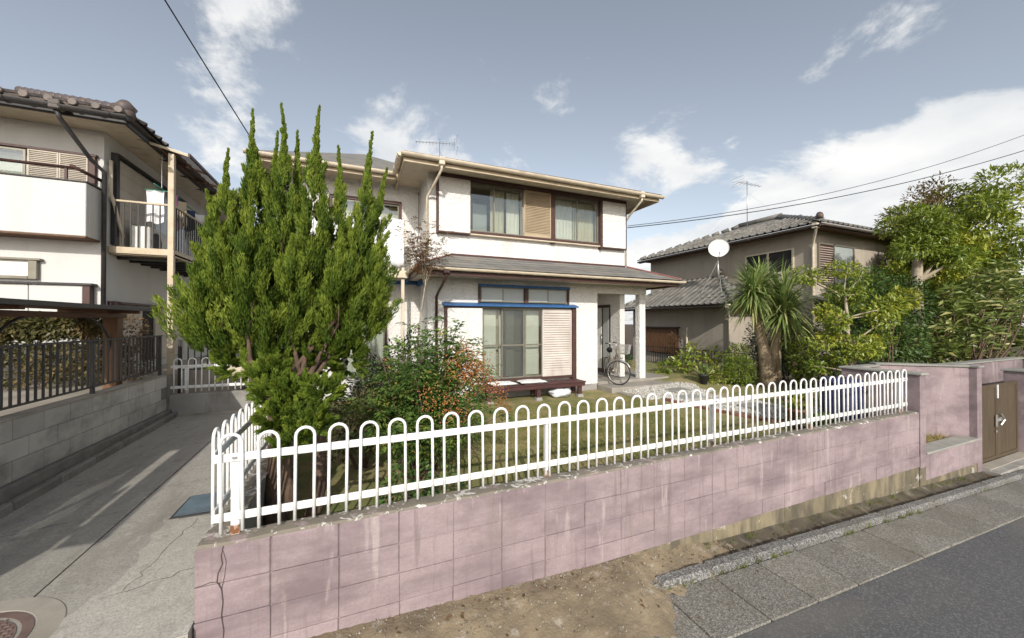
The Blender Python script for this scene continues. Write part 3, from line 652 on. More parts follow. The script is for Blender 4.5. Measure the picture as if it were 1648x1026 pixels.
# ================================================================== LEFT BLOCK WALL, RAILING, ARBOUR
lw = thing('block_wall', 'grey concrete block wall along the left edge of the driveway', 'wall', (-3.12, 5.5, .6))
part('core', B(-3.19, 1.0, .3, -3.062, 8.45, 1.45), 'mortar', lw)
bl = [B(0, -.196, 0, .15, .196, .196, c=.004).mesh('block', 'block_grey')]
for k, z in enumerate((.875, 1.075, 1.275)):
    for i in range(16):
        y = 2.2 + .4 * i + (.2 if k % 2 else 0)
        if y < 8.3: inst('block', bl[0], lw, (-3.2 + random.uniform(-.001, .001), y, z))
part('capping', B(-3.215, 1.0, 1.4725, -3.045, 8.45, 1.492, c=.005), 'concrete', lw)
part('footing', B(-3.06, 1.0, .3, -2.99, 8.44, .871, c=.008), 'mortar', lw)
ks = B(0, -.295, -.2, .075, .295, .09, c=.015).mesh('kerb_stone', 'kerb_stone')
for i in range(11): y = 2.3 + .6 * i; inst('kerb_stone', ks, lw, (-2.989 + random.uniform(0, .006), y, zd(y)), (math.atan(.02), 0, 0))
rl = thing('railing', 'dark metal railing of thin upright bars on the grey block wall', 'railing', (-3.1, 5.5, 1.49))
part('top_rail', B(-3.15, 2.0, 2.165, -3.11, 8.4, 2.19, c=.004), 'dark_metal', rl)
part('bottom_rail', B(-3.145, 2.0, 1.57, -3.115, 8.4, 1.592, c=.004), 'dark_metal', rl)
bar = B(-.010, -.009, 0, .010, .009, .571, c=.002).mesh('bar', 'dark_metal')
y = 2.05
while y < 8.38: inst('bar', bar, rl, (-3.13, y, 1.593)); y += .105
for y in (2.9, 4.7, 6.55, 8.35): part('post', B(-3.15, y - .019, 1.49, -3.11, y + .019, 2.164, c=.003), 'dark_metal', rl)
r2 = thing('railing', 'dark metal railing behind the short white fence beyond the driveway', 'railing', (-2.2, 9.0, 1.2))
part('top_rail', B(-3.1, 8.98, 2.06, -1.7, 9.01, 2.085, c=.003), 'dark_metal', r2); part('bottom_rail', B(-3.1, 8.98, 1.5, -1.7, 9.01, 1.52, c=.003), 'dark_metal', r2)
bar2 = B(-.009, -.009, 0, .009, .009, .539, c=.002).mesh('bar', 'dark_metal')
for i in range(14): inst('bar', bar2, r2, (-3.05 + i * .1, 8.995, 1.5205))
for x in (-3.08, -1.72): part('post', B(x - .02, 8.975, .42, x + .02, 9.015, 2.059), 'dark_metal', r2)
ar = thing('arbour', 'brown timber arbour with a thin flat roof standing behind the dark railing', 'arbour', (-3.8, 4.5, 1.42))
for y in (.9, 3.1, 5.32, 7.5):
    for x in (-3.36,): part('post', B(x - .08, y - .08, 1.42, x + .08, y + .08, 2.48, c=.006), 'brown_wood', ar)
    part('cross_beam', B(-3.95, y - .035, 2.545, -3.06, y + .035, 2.60, c=.004), 'brown_beam', ar)
for x in (-3.36, -3.8): part('beam', B(x - .05, .5, 2.48, x + .05, 7.75, 2.544, c=.005), 'brown_beam', ar)
for y in (3.1, 5.32, 7.5):
    for sgn in (-1, 1):
        if y == 7.5 and sgn > 0: continue
        pts = []
        for k in range(9):
            a = k / 8 * math.pi / 2; pts.append((-3.36, y + sgn * (.06 + .62 * (1 - math.cos(a))), 1.95 + .54 * math.sin(a)))
        part('brace', MB().tube(pts, .017, 6), 'dark_metal', ar, True)
for i in range(5, 15): y = .55 + i * .482; part('roof_board', B(-3.97, y, 2.601, -2.99, y + .478, 2.625, c=.004), 'brown_beam', ar)
part('roof_board', B(-3.24, .55, 2.601, -2.99, 2.955, 2.625, c=.004), 'brown_beam', ar)  # narrow unseen board, added to cast a shadow strip along the driveway
part('roof_edge', B(-2.989, .53, 2.585, -2.965, 7.8, 2.64, c=.003), 'dark_metal', ar)
for k, (a, b, lab) in enumerate(((.62, 1.85, 'unseen brown board screen added under the near end of the arbour to shade the driveway'), (3.75, 4.95, 'unseen brown board screen added between the middle posts of the arbour to shade the driveway'))):
    t = thing('shadow_screen', lab, 'screen', (-3.26, a, 1.5))  # unseen screens, added to block sun and leave a lit gap on the driveway
    nb_ = int((b - a) / .12)
    for i in range(nb_): part('board', B(-3.275, a + i * (b - a) / nb_, 1.44, -3.255, a + (i + 1) * (b - a) / nb_ - .003, 2.58, c=.003), 'brown_wood', t)

# ================================================================== MAIN HOUSE
FY = 8.35                                     # front plane
h = thing('house', 'two-storey white stucco house with brown window frames behind the lawn', 'house', (4.2, 11, .57))
def wall_open(m, x0, x1, z0, z1, y0, y1, opens):
    """front wall as boxes round rectangular openings (x0,x1,z0,z1)"""
    xs = sorted({x0, x1} | {o[0] for o in opens} | {o[1] for o in opens}); 
    for a, b in zip(xs[:-1], xs[1:]):
        zs = [z0]; cut = sorted([(o[2], o[3]) for o in opens if o[0] <= a + 1e-6 and o[1] >= b - 1e-6])
        z = z0
        for lo, hi in cut:
            if lo > z + 1e-6: m.box(a, y0, z, b, y1, lo)
            z = hi
        if z < z1 - 1e-6: m.box(a, y0, z, b, y1, z1)
    return m
# lower storey walls (opening for the garden door and transom), porch beam
lowm = wall_open(MB(), 1.48, 6.0, .77, 3.42, FY, FY + .15, [(2.73, 5.14, 1.05, 2.78), (2.70, 5.05, 2.87, 3.25)])
part('wall', lowm, 'stucco', h)
part('wall', B(6.001, FY, 3.20, 7.68, FY + .2, 3.42, c=.004), 'stucco', h)
pieces('wall', MB().box(1.48, FY + .151, .77, 1.63, 15, 3.45).box(5.85, FY + .151, .77, 6.0, 10.2, 3.45), 'stucco', h)
part('wall', B(6.95, 8.60, .86, 7.12, 9.03, 3.42, c=.004), 'stucco', h)
pieces('wall', MB().box(6.95, 9.96, .86, 7.12, 15, 3.45).box(6.95, 9.03, 2.95, 7.12, 9.96, 3.45).box(6.001, 10.2, .86, 6.949, 10.35, 3.45), 'stucco', h)
part('foundation', MB().box(1.50, FY + .02, .35, 6.0, FY + .14, .769).box(1.50, FY + .14, .35, 1.62, 15, .769), 'concrete_grey', h)
# upper storey
upm = wall_open(MB(), 1.48, 6.9, 3.5, 5.78, FY, FY + .15, [(2.42, 3.80, 4.5, 5.66), (4.66, 6.03, 4.5, 5.66)])
part('wall', upm, 'stucco', h)
pieces('wall', MB().box(1.48, FY + .151, 3.46, 1.63, 15, 5.78).box(6.75, FY + .151, 3.46, 6.9, 15, 5.78).box(1.631, 14.85, .77, 6.949, 15, 5.78), 'stucco', h)
# left wing
part('wall', wall_open(MB(), -1.4, 1.479, .6, 5.78, 9.45, 9.6, [(-.52, 1.0, 4.36, 5.3), (-.3, .66, 1.1, 3.1)]), 'stucco', h)
pieces('wall', MB().box(-1.4, 9.601, .6, -1.25, 15, 5.78).box(-1.249, 14.85, .6, 1.479, 15, 5.78), 'stucco', h)
# dark interiors behind the openings
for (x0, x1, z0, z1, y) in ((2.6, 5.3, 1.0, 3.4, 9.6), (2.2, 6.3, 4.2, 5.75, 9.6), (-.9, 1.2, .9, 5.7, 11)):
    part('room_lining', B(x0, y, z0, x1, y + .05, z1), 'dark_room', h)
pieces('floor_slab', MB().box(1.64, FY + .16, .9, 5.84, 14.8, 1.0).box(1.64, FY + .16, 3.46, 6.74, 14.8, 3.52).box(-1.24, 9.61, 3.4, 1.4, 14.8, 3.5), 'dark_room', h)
# roofs: main hip and wing
def hip(name, x0, x1, y0, y1, z, rise, m, par):
    w = min(x1 - x0, y1 - y0) / 2; k = MB()
    if x1 - x0 > y1 - y0: a, b = (x0 + w, (y0 + y1) / 2, z + rise), (x1 - w, (y0 + y1) / 2, z + rise)
    else: a, b = ((x0 + x1) / 2, y0 + w, z + rise), ((x0 + x1) / 2, y1 - w, z + rise)
    c = [(x0, y0, z), (x1, y0, z), (x1, y1, z), (x0, y1, z)]
    if x1 - x0 > y1 - y0:
        k.poly([c[0], c[1], b, a]); k.poly([c[2], c[3], a, b]); k.poly([c[1], c[2], b]); k.poly([c[3], c[0], a])
    else:
        k.poly([c[0], c[1], a]); k.poly([c[1], c[2], b, a]); k.poly([c[2], c[3], b]); k.poly([c[3], c[0], a, b])
    k.poly(c[::-1]); return part(name, k, m, par)
rf = hip('roof', .86, 7.52, 7.62, 15.6, 5.80, 1.35, 'shingle', h)
part('soffit', B(.90, 7.70, 5.752, 7.48, 15.5, 5.785), 'cream_metal', h)
part('fascia', MB().box(.88, 7.655, 5.63, 7.50, 7.695, 5.797, c=.004).box(.88, 7.696, 5.63, .915, 15.5, 5.797, c=.004).box(7.465, 7.696, 5.63, 7.50, 15.5, 5.797, c=.004), 'beige_metal', h)
part('drip_edge', MB().box(.85, 7.60, 5.7985, 7.53, 7.66, 5.818), 'ridge_dark', h)
wr = hip('roof', -1.98, 2.4, 8.75, 15.4, 5.81, 1.2, 'shingle', h)
part('soffit', B(-1.95, 8.80, 5.752, .879, 15.3, 5.79), 'cream_metal', h)
part('fascia', MB().box(-1.97, 8.77, 5.64, .878, 8.80, 5.805, c=.004).box(-1.97, 8.801, 5.64, -1.94, 15.3, 5.805, c=.004), 'beige_metal', h)
def gutter(name, p0, p1, r, m, par, brackets=.6):
    """half-round gutter with its joints and brackets"""
    p0, p1 = Vector(p0), Vector(p1); d = (p1 - p0); L = d.length; d.normalize(); side = Vector((-d.y, d.x, 0)); k = MB(); n = 10
    for p in (p0, p1):
        for ro in (r, r * .86):
            for i in range(n + 1):
                a = math.pi + math.pi * i / n; k.v.append(tuple(p + side * (ro * math.cos(a)) + Vector((0, 0, ro * math.sin(a)))))
    q = n + 1
    for i in range(n):
        k.f.append((i, i + 1, 2 * q + i + 1, 2 * q + i)); k.f.append((q + i + 1, q + i, 3 * q + i, 3 * q + i + 1))
    for e in (0, n): k.f.append((e, q + e, 3 * q + e, 2 * q + e))
    k.f.append(tuple(range(n + 1))); k.f.append(tuple(2 * q + i for i in reversed(range(n + 1))))
    o = part(name, k, m, par, False)
    b = MB(); u = .3
    while u < L:
        p = p0 + d * u; pts = [p + side * (r * 1.06 * math.cos(math.pi + math.pi * i / 6)) + Vector((0, 0, r * 1.06 * math.sin(math.pi + math.pi * i / 6))) for i in range(7)]
        b.tube(pts, .006, 5); u += brackets
    pieces('gutter_bracket', b, m, o); return o
gutter('gutter', (.82, 7.585, 5.775), (7.56, 7.585, 5.76), .068, 'cream_metal', h)
gutter('gutter', (-2.02, 8.70, 5.775), (.83, 8.70, 5.77), .066, 'cream_metal', h)
gutter('gutter', (.815, 8.63, 5.77), (.815, 7.62, 5.775), .066, 'cream_metal', h)
# lower roof over ground floor and porch: shingle by shingle
Z0, Z1 = 3.535, 3.93; Y0 = 7.5; XL, XR = 1.12, 8.12
sub = MB()
sub.poly([(XL, Y0, Z0), (XR, Y0, Z0), (6.92, FY - .002, Z1), (2.0, FY - .002, Z1)])
sub.poly([(XL, Y0, Z0), (2.0, FY - .002, Z1), (1.478, FY - .002, 3.70), (1.478, 8.9, 3.70), (XL, 8.9, Z0)])
sub.poly([(XR, Y0, Z0), (XR, 11, Z0), (6.92, 11, Z1), (6.92, FY - .002, Z1)])
lr = part('roof', sub, 'shingle', h)
rowsN = 5; rise = Z1 - Z0; run = FY - Y0; sl_ = math.atan2(rise, run); rl_ = math.hypot(rise, run)
for r in range(rowsN):
    t0 = r / rowsN; t1 = (r + 1) / rowsN + .05
    xa = XL + (2.0 - XL) * t0; xb = XR + (6.92 - XR) * t0; w = .9; x = xa - (.45 if r % 2 else 0)
    while x < xb - .02:
        a, b = max(x, xa) + .002, min(x + w, xb) - .002
        if b - a > .05:
            y0_, y1_ = Y0 - .02 + run * t0, min(Y0 + run * t1, FY - .004); z0_, z1_ = Z0 + rise * t0, Z0 + rise * t1
            a1 = max(a, XL + (2.0 - XL) * min(t1, 1)); b1 = min(b, XR + (6.92 - XR) * min(t1, 1))
            if b1 > a1:
                k = MB().prism([(a, y0_, z0_ + .013), (b, y0_, z0_ + .013), (b1, y1_, Z0 + rise * (y1_ - Y0) / run + .004), (a1, y1_, Z0 + rise * (y1_ - Y0) / run + .004)], (0, 0, .009)); part('shingle', k, 'shingle', lr)
        x += w
pieces('ridge_flashing', MB().tube([(XL, Y0, Z0 + .03), (2.0, FY - .03, Z1 + .02)], .022, 6).tube([(XR, Y0, Z0 + .03), (6.95, FY - .03, Z1 + .02)], .03, 6).tube([(XR, Y0, Z0 + .03), (XR, 9.5, Z0 + .03)], .02, 6), 'flash_red', lr)
part('wall_flashing', B(2.0, FY - .03, Z1 + .005, 6.92, FY - .002, Z1 + .05, c=.004), 'redbrown', lr)
part('soffit', B(XL + .06, Y0 + .09, 3.425, XR - .06, 11, 3.45), 'cream_metal', h)
part('fascia', MB().box(XL + .03, Y0 + .04, 3.375, XR - .03, Y0 + .075, 3.53, c=.004).box(XL + .0, Y0 + .076, 3.375, XL + .05, 9.0, 3.53, c=.004).box(XR - .065, Y0 + .076, 3.375, XR - .03, 11, 3.53, c=.004), 'brown_trim', h)
gutter('gutter', (1.32, Y0 - .035, 3.525), (8.20, Y0 - .035, 3.505), .058, 'cream_metal', h)
gutter('gutter', (XL - .05, 8.9, 3.52), (XL - .05, Y0 + .03, 3.52), .055, 'cream_metal', h)
# porch post
part('porch_post', B(7.45, FY + .01, .80, 7.66, FY + .19, 3.199, c=.006), 'stucco', h)
part('post_base', B(7.43, FY - .01, .60, 7.68, FY + .21, .803, c=.006), 'concrete_grey', h)
# front door in the porch, facing left
dr = part('door', B(6.99, 9.05, .87, 7.03, 9.94, 2.94, c=.004), 'brown_trim', h)
part('door_pane', B(6.972, 9.14, 1.0, 6.989, 9.42, 2.85, c=.003), 'frosted', dr); part('door_panel', B(6.972, 9.50, 1.0, 6.989, 9.85, 2.85, c=.003), 'alu_white', dr)
part('door_handle', MB().tube([(6.95, 9.46, 1.75), (6.95, 9.46, 2.05)], .014, 6), 'steel', dr, True)
# ---- windows
def sash(par, x0, x1, z0, z1, y, m='alu', fr=.03, mid=None, pane='glass', name='sash'):
    k = MB(); t = .022
    k.box(x0, y, z0, x0 + fr, y + t, z1, c=.003).box(x1 - fr, y, z0, x1, y + t, z1, c=.003).box(x0 + fr, y + .001, z0, x1 - fr, y + t - .001, z0 + fr * 1.2).box(x0 + fr, y + .001, z1 - fr, x1 - fr, y + t - .001, z1)
    if mid: k.box(x0 + fr, y + .001, mid - .018, x1 - fr, y + t - .001, mid + .018)
    o = part(name, k, m, par); part('pane', B(x0 + fr * .7, y + .008, z0 + fr * .7, x1 - fr * .7, y + .013, z1 - fr * .7), pane, o); return o
def louver(par, x0, x1, z0, z1, y, n, m, fr=.035, head=.0):
    k = MB().box(x0, y, z0, x0 + fr, y + .035, z1, c=.003).box(x1 - fr, y, z0, x1, y + .035, z1, c=.003).box(x0 + fr, y + .002, z0, x1 - fr, y + .033, z0 + fr + head, c=.002).box(x0 + fr, y + .002, z1 - fr - head * .6, x1 - fr, y + .033, z1, c=.002).box(x0 + fr, y + .028, z0 + fr, x1 - fr, y + .034, z1 - fr)
    o = part('shutter', k, m, par); a, b = z0 + fr + head + .004, z1 - fr - head * .6 - .004; st = (b - a) / n
    sm = MB().prism([(0, .001, 0), (0, .027, st * .72), (0, .027, st * .72 + .007), (0, .001, .009)], (x1 - x0 - 2 * fr - .002, 0, 0)).mesh('slat', m)
    for i in range(n): s_ = inst('slat', sm, o, (x0 + fr + .001, y, a + st * i))
    return o
def curtain(par, x0, x1, z0, z1, y, m, amp=.03, wl=.11, drop=None):
    k = MB(); n = int((x1 - x0) / .018); rg = random.Random(int(x0 * 100))
    ph = [rg.uniform(0, 6) for _ in range(3)]
    for i in range(n + 1):
        x = x0 + (x1 - x0) * i / n; yy = y + amp * math.sin(x / wl * 6.28 + ph[0]) * (.6 + .4 * math.sin(x * 5 + ph[1])) + amp * .3 * math.sin(x / wl * 15 + ph[2]); k.v += [(x, yy, z0), (x, yy * .5 + y * .5, z1)]
    for i in range(n): k.f.append((2 * i, 2 * i + 2, 2 * i + 3, 2 * i + 1))
    return part('curtain', k, m, par, True)
# upper windows
wf = part('window_frame', MB().box(1.66, FY - .135, 5.665, 6.88, FY - .001, 5.74, c=.004).box(2.425, FY - .10, 4.455, 6.09, FY - .001, 4.515, c=.004)
          .box(1.66, FY - .135, 4.40, 1.70, FY - .001, 5.664, c=.003).box(4.545, FY - .105, 4.40, 4.66, FY - .001, 5.664, c=.004).box(6.03, FY - .115, 4.36, 6.10, FY - .001, 5.664, c=.004)
          .box(6.86, FY - .13, 4.40, 6.885, FY - .001, 5.664, c=.003).box(1.70, FY - .13, 4.42, 2.424, FY - .001, 4.447, c=.003).box(6.101, FY - .125, 4.40, 6.859, FY - .001, 4.427, c=.003), 'brown_trim', h)
part('shutter_box', B(1.701, FY - .128, 4.448, 2.424, FY - .001, 5.664, c=.006), 'stucco', h)
part('shutter_box', B(6.101, FY - .122, 4.428, 6.859, FY - .001, 5.664, c=.006), 'stucco', h)
part('sill_flashing', B(2.43, FY - .115, 4.425, 6.02, FY - .001, 4.452, c=.004), 'cream_metal', h)
louver(h, 3.80, 4.544, 4.52, 5.66, FY - .085, 26, 'shutter_beige', .03, .05)
w1 = part('window', MB().box(2.425, FY - .045, 5.63, 3.799, FY - .001, 5.664), 'alu', h)
sash(w1, 2.43, 3.05, 4.52, 5.628, FY - .04); sash(w1, 3.02, 3.798, 4.52, 5.628, FY - .015)
w2 = part('window', MB().box(4.662, FY - .045, 5.63, 6.028, FY - .001, 5.664), 'alu', h)
sash(w2, 4.665, 5.36, 4.52, 5.628, FY - .04); sash(w2, 5.33, 6.026, 4.52, 5.628, FY - .015)
curtain(w1, 3.02, 3.40, 4.48, 5.63, FY + .22, 'curtain', .03, .12); curtain(w1, 3.44, 3.80, 4.48, 5.63, FY + .22, 'curtain_white', .03, .1)
curtain(w1, 2.62, 2.98, 4.48, 5.3, FY + .35, 'frosted', .002, .6)
curtain(w2, 4.67, 5.34, 4.48, 5.63, FY + .22, 'curtain_white', .028, .1); curtain(w2, 5.36, 6.03, 4.48, 5.63, FY + .22, 'curtain', .028, .11)
# garden door
part('rain_ledge', MB().prism([(1.79, FY - .20, 2.795), (1.79, FY - .001, 2.83), (1.79, FY - .001, 2.872), (1.79, FY - .20, 2.815)], (3.49, 0, 0)).box(1.79, FY - .206, 2.78, 5.28, FY - .196, 2.818), 'blue_paint', h)
pieces('window_frame', MB().box(1.84, FY - .135, .70, 1.895, FY - .001, 2.79, c=.004).box(5.145, FY - .14, .95, 5.255, FY - .001, 2.79, c=.004).box(1.896, FY - .13, 2.74, 2.72, FY - .001, 2.789, c=.003).box(2.735, FY - .12, 1.0, 5.144, FY - .001, 1.055, c=.004), 'brown_trim', h)
part('shutter_box', B(1.896, FY - .128, .74, 2.718, FY - .001, 2.739, c=.006), 'stucco', h)
gw = part('window', MB().box(2.731, FY - .06, 2.745, 5.143, FY + .05, 2.778).box(2.731, FY - .06, 1.057, 2.760, FY + .05, 2.744), 'alu', h)
sash(gw, 2.762, 3.36, 1.06, 2.742, FY + .02, mid=1.86, fr=.04, pane='glass')
sash(gw, 3.30, 3.88, 1.06, 2.742, FY - .006, mid=1.86, fr=.045, pane='glass'); sash(gw, 3.22, 3.82, 1.06, 2.742, FY - .045, mid=1.86, fr=.03, pane='screen_mesh', name='screen')
sash(gw, 3.825, 4.33, 1.06, 2.742, FY - .045, mid=1.86, fr=.04, pane='glass')
louver(gw, 4.30, 5.142, 1.06, 2.742, FY - .09, 24, 'shutter_pink', .04, .10)
for a, b in ((2.84, 3.14), (3.22, 3.62), (3.88, 4.3)): part('blind', B(a, FY + .14, 1.1, b, FY + .15, 2.70), 'curtain_white', gw)
part('inner_wall', B(2.6, FY + .30, 1.0, 4.6, FY + .31, 2.8), 'shutter_cream', gw)
pieces('window_frame', MB().box(2.645, FY - .05, 2.873, 2.70, FY - .001, 3.31, c=.003).box(5.055, FY - .05, 2.873, 5.10, FY - .001, 3.31, c=.003).box(3.835, FY - .05, 2.873, 3.925, FY - .001, 3.245, c=.003), 'brown_trim', h)
part('lintel', B(2.64, FY - .075, 3.25, 5.11, FY - .051, 3.312, c=.004), 'blue_paint', h)
for a, b in ((2.705, 3.28), (3.25, 3.832), (3.928, 4.50), (4.47, 5.052)): sash(h, a, b, 2.89, 3.245, FY - .03 + (.024 if a in (3.25, 4.47) else 0), fr=.028, pane='frosted', name='window')
# wing windows and balcony
wb = part('window', MB().box(-.55, 9.39, 5.27, 1.03, 9.449, 5.34).box(-.55, 9.39, 4.3, -.50, 9.449, 5.269).box(.98, 9.39, 4.3, 1.03, 9.449, 5.269), 'brown_trim', h)
sash(wb, -.49, .26, 4.37, 5.265, 9.42); sash(wb, .22, .975, 4.37, 5.265, 9.44)
curtain(wb, -.5, .98, 4.3, 5.27, 9.7, 'curtain', .02, .12)
part('shutter_box', B(-1.27, 9.33, 4.3, -.56, 9.449, 5.3, c=.006), 'stucco_plain', h)
wl_ = part('window', MB().box(-.33, 9.40, 3.08, .70, 9.449, 3.14).box(.655, 9.40, 1.1, .70, 9.449, 3.079), 'brown_trim', h)
sash(wl_, -.3, .2, 1.1, 3.07, 9.43); sash(wl_, .17, .654, 1.1, 3.07, 9.46); curtain(wl_, -.3, .66, 1.1, 3.08, 9.75, 'curtain_white', .02, .12)
part('flashing', MB().box(.2, 9.36, 3.34, 1.40, 9.449, 3.55, c=.004).box(1.40, 8.8, 3.30, 1.479, 9.449, 3.52, c=.004), 'blue_paint', h)
bal = part('balcony', MB().box(-1.35, 8.62, 3.42, 1.08, 9.44, 3.50, c=.006).box(-1.35, 8.57, 3.40, 1.10, 8.62, 3.56, c=.006), 'cream_metal', h)
for x in (-1.3, .98): part('post', B(x - .035, 8.63, .6, x + .035, 8.70, 3.419, c=.004), 'cream_metal', bal); part('post', B(x - .03, 8.60, 3.561, x + .03, 8.66, 4.60, c=.004), 'cream_metal', bal)
part('rail', B(-1.33, 8.585, 4.60, 1.02, 8.675, 4.65, c=.006), 'cream_metal', bal)
bb = B(-.011, -.009, 0, .011, .009, 1.03, c=.002).mesh('bar', 'cream_metal')
for i in range(20): inst('bar', bb, bal, (-1.2 + .11 * i, 8.63, 3.565))
# drainpipes
def pipe(par, pts, r, m):
    return part('drainpipe', MB().tube(pts, r, 8), m, par, True)
p_ = pipe(h, [(1.63, 7.60, 5.66), (1.63, 7.60, 5.56), (1.52, 8.15, 5.30), (1.455, FY - .05, 5.18), (1.455, FY - .05, 3.85)], .028, 'cream_metal'); part('hopper', B(1.57, 7.54, 5.64, 1.69, 7.65, 5.80, c=.012), 'cream_metal', p_)
p_ = pipe(h, [(6.86, 7.60, 5.66), (6.86, 7.60, 5.58), (6.90, 8.12, 5.33), (6.925, FY - .035, 5.2), (6.925, FY - .035, 3.95)], .028, 'cream_metal'); part('hopper', B(6.80, 7.54, 5.64, 6.92, 7.65, 5.80, c=.012), 'cream_metal', p_)
p_ = pipe(h, [(1.70, 7.48, 3.42), (1.70, 7.48, 3.34), (1.67, 8.1, 3.08), (1.665, FY - .05, 2.98), (1.665, FY - .05, .65)], .03, 'brown_trim'); part('hopper', B(1.635, 7.42, 3.40, 1.765, 7.53, 3.545, c=.012), 'brown_trim', p_)
pipe(h, [(1.43, 9.3, 5.6), (1.43, 9.32, 4.9), (1.42, 9.2, 4.6), (1.38, 9.1, 4.4)], .008, 'wire_black')

# bench of slats, cushions, bag
bn = thing('bench', 'low dark red slatted bench under the garden door', 'bench', (3.8, 7.97, .57))
for i in range(7): part('slat', B(2.5, 7.72 + .066 * i, .945, 5.22, 7.72 + .066 * i + .056, .972, c=.004), 'redbrown', bn)
part('apron', MB().box(2.52, 7.735, .86, 5.20, 7.765, .944, c=.004).box(2.52, 8.13, .86, 5.20, 8.16, .944, c=.004), 'redbrown', bn)
for x in (2.75, 3.95, 5.08):
    for y in (7.77, 8.06):
        part('leg', B(x - .05, y, .66, x + .05, y + .07, .944, c=.004), 'redbrown', bn)
    part('footing_block', MB().prism([(x - .09, 7.74, .52), (x + .09, 7.74, .52), (x + .065, 7.75, .66), (x - .065, 7.75, .66)], (0, .12, 0)), 'concrete_grey', bn)
def cushion(name, label, x, y, z, w, d, rot, hgt=.07):
    k = MB(); n = 14; M = Matrix.Translation((x, y, z)) @ Matrix.Rotation(rot, 4, 'Z')
    for s_ in (1, -1):
        o = len(k.v)
        for i in range(n + 1):
            for j in range(n + 1):
                u, v = -1 + 2 * i / n, -1 + 2 * j / n; pf = max(0, (1 - u ** 4) * (1 - v ** 4)) ** .45
                pin = 1 - .06 * (1 - abs(u)) * abs(v) - .06 * (1 - abs(v)) * abs(u)
                k.v.append(tuple(M @ Vector((u * w / 2 * pin, v * d / 2 * pin, hgt / 2 + s_ * (.004 + hgt / 2 * pf * (1 + .12 * math.sin(u * 5 + v * 3)))))))
        for i in range(n):
            for j in range(n): a = o + i * (n + 1) + j; q = (a, a + n + 1, a + n + 2, a + 1); k.f.append(q if s_ > 0 else q[::-1])
    return solo(name, k, 'cushion', label, 'cushion', 'cushions on the bench', True)
def cushion_mat():
    ma, nt, b, out = nt_new('cushion')
    v = nt.nodes.new('ShaderNodeTexVoronoi'); v.inputs['Scale'].default_value = 15; nt.links.new(pos(nt), v.inputs['Vector'])
    sp = nt.nodes.new('ShaderNodeSeparateColor'); nt.links.new(v.outputs['Color'], sp.inputs[0])
    pc = ramp(nt, sp.outputs[0], [(0, (.5, .12, .1)), (.5, (.12, .16, .3)), (1, (.2, .35, .12))])
    nt.links.new(mix(nt, rng(nt, v.outputs['Distance'], .2, .25, .85, 0), (.80, .79, .77), pc), b.inputs['Base Color']); b.inputs['Roughness'].default_value = .95
cushion_mat()
cushion('cushion', 'white patterned cushion at the left end of the red bench', 3.10, 7.95, .974, .62, .42, .05)
cushion('cushion', 'white patterned cushion nearer the middle of the red bench', 3.86, 7.97, .974, .66, .40, -.06)
bg_ = MB(); rgb = np.random.default_rng(11); n1, n2 = 12, 20
for i in range(n1 + 1):
    for j in range(n2):
        a = math.pi * i / n1; b2 = 2 * math.pi * j / n2; r = 1 + .10 * float(rgb.normal()) + .1 * math.sin(3 * b2 + i)
        bg_.v.append((4.62 + .29 * r * math.sin(a) * math.cos(b2), 7.93 + .14 * r * math.sin(a) * math.sin(b2), max(.60, .70 + .13 * r * math.cos(a))))
for i in range(n1):
    for j in range(n2): l = (j + 1) % n2; bg_.f.append((i * n2 + j, (i + 1) * n2 + j, (i + 1) * n2 + l, i * n2 + l))
solo('plastic_bag', bg_, 'plastic_bag', 'crumpled white plastic bag lying under the red bench', 'bag', smooth=True)
# futons over the balcony rail of the left wing
def hanging(name, label, x0, x1, yf, ztop, drop, m, cat, group, th=.05, back=.4):
    k = MB(); nx = 16; prof = []
    for i in range(9): prof.append((yf - .07 - .02 * math.sin(i * .7), ztop - drop + drop * i / 8))
    for i in range(1, 6): a = math.pi * i / 6; prof.append((yf - .07 * math.cos(a), ztop + .06 * math.sin(a)))
    for i in range(5): prof.append((yf + .07, ztop - back * i / 4))
    for e in (0, 1):
        for i in range(nx + 1):
            u = i / nx; x = x0 + (x1 - x0) * u
            for j, (y, z) in enumerate(prof): k.v.append((x, y + e * th * (.6 if j < 8 else -.6) + .018 * math.sin(u * 9 + z * 4) + .01 * math.sin(u * 23), z - e * th * .5 * (1 if 8 <= j <= 13 else 0) + .02 * math.sin(u * 7) * (1 - j / 18)))
    m_ = len(prof); q = (nx + 1) * m_
    for i in range(nx):
        for j in range(m_ - 1):
            a = i * m_ + j; k.f.append((a, a + m_, a + m_ + 1, a + 1)); k.f.append((q + a + 1, q + a + m_ + 1, q + a + m_, q + a))
    for j in range(m_ - 1):
        k.f.append((j, j + 1, q + j + 1, q + j)); a = nx * m_ + j; k.f.append((a + 1, a, q + a, q + a + 1))
    for i in range(nx): a = i * m_; k.f.append((a + m_, a, q + a, q + a + m_)); b = a + m_ - 1; k.f.append((b, b + m_, q + b + m_, q + b))
    return solo(name, k, m, label, cat, group, True)
hanging('futon', 'white futon airing over the balcony rail beside the drainpipe', .56, .99, 8.63, 4.66, 1.0, 'cloth_white', 'futon', 'futons on the balcony')
hanging('futon', 'white futon airing on the balcony rail behind the right half of the juniper', -.16, .50, 8.63, 4.66, .85, 'cloth_white', 'futon', 'futons on the balcony')
hanging('futon', 'white futon airing on the balcony rail behind the left half of the juniper', -1.1, -.28, 8.63, 4.66, .9, 'cloth_white', 'futon', 'futons on the balcony')

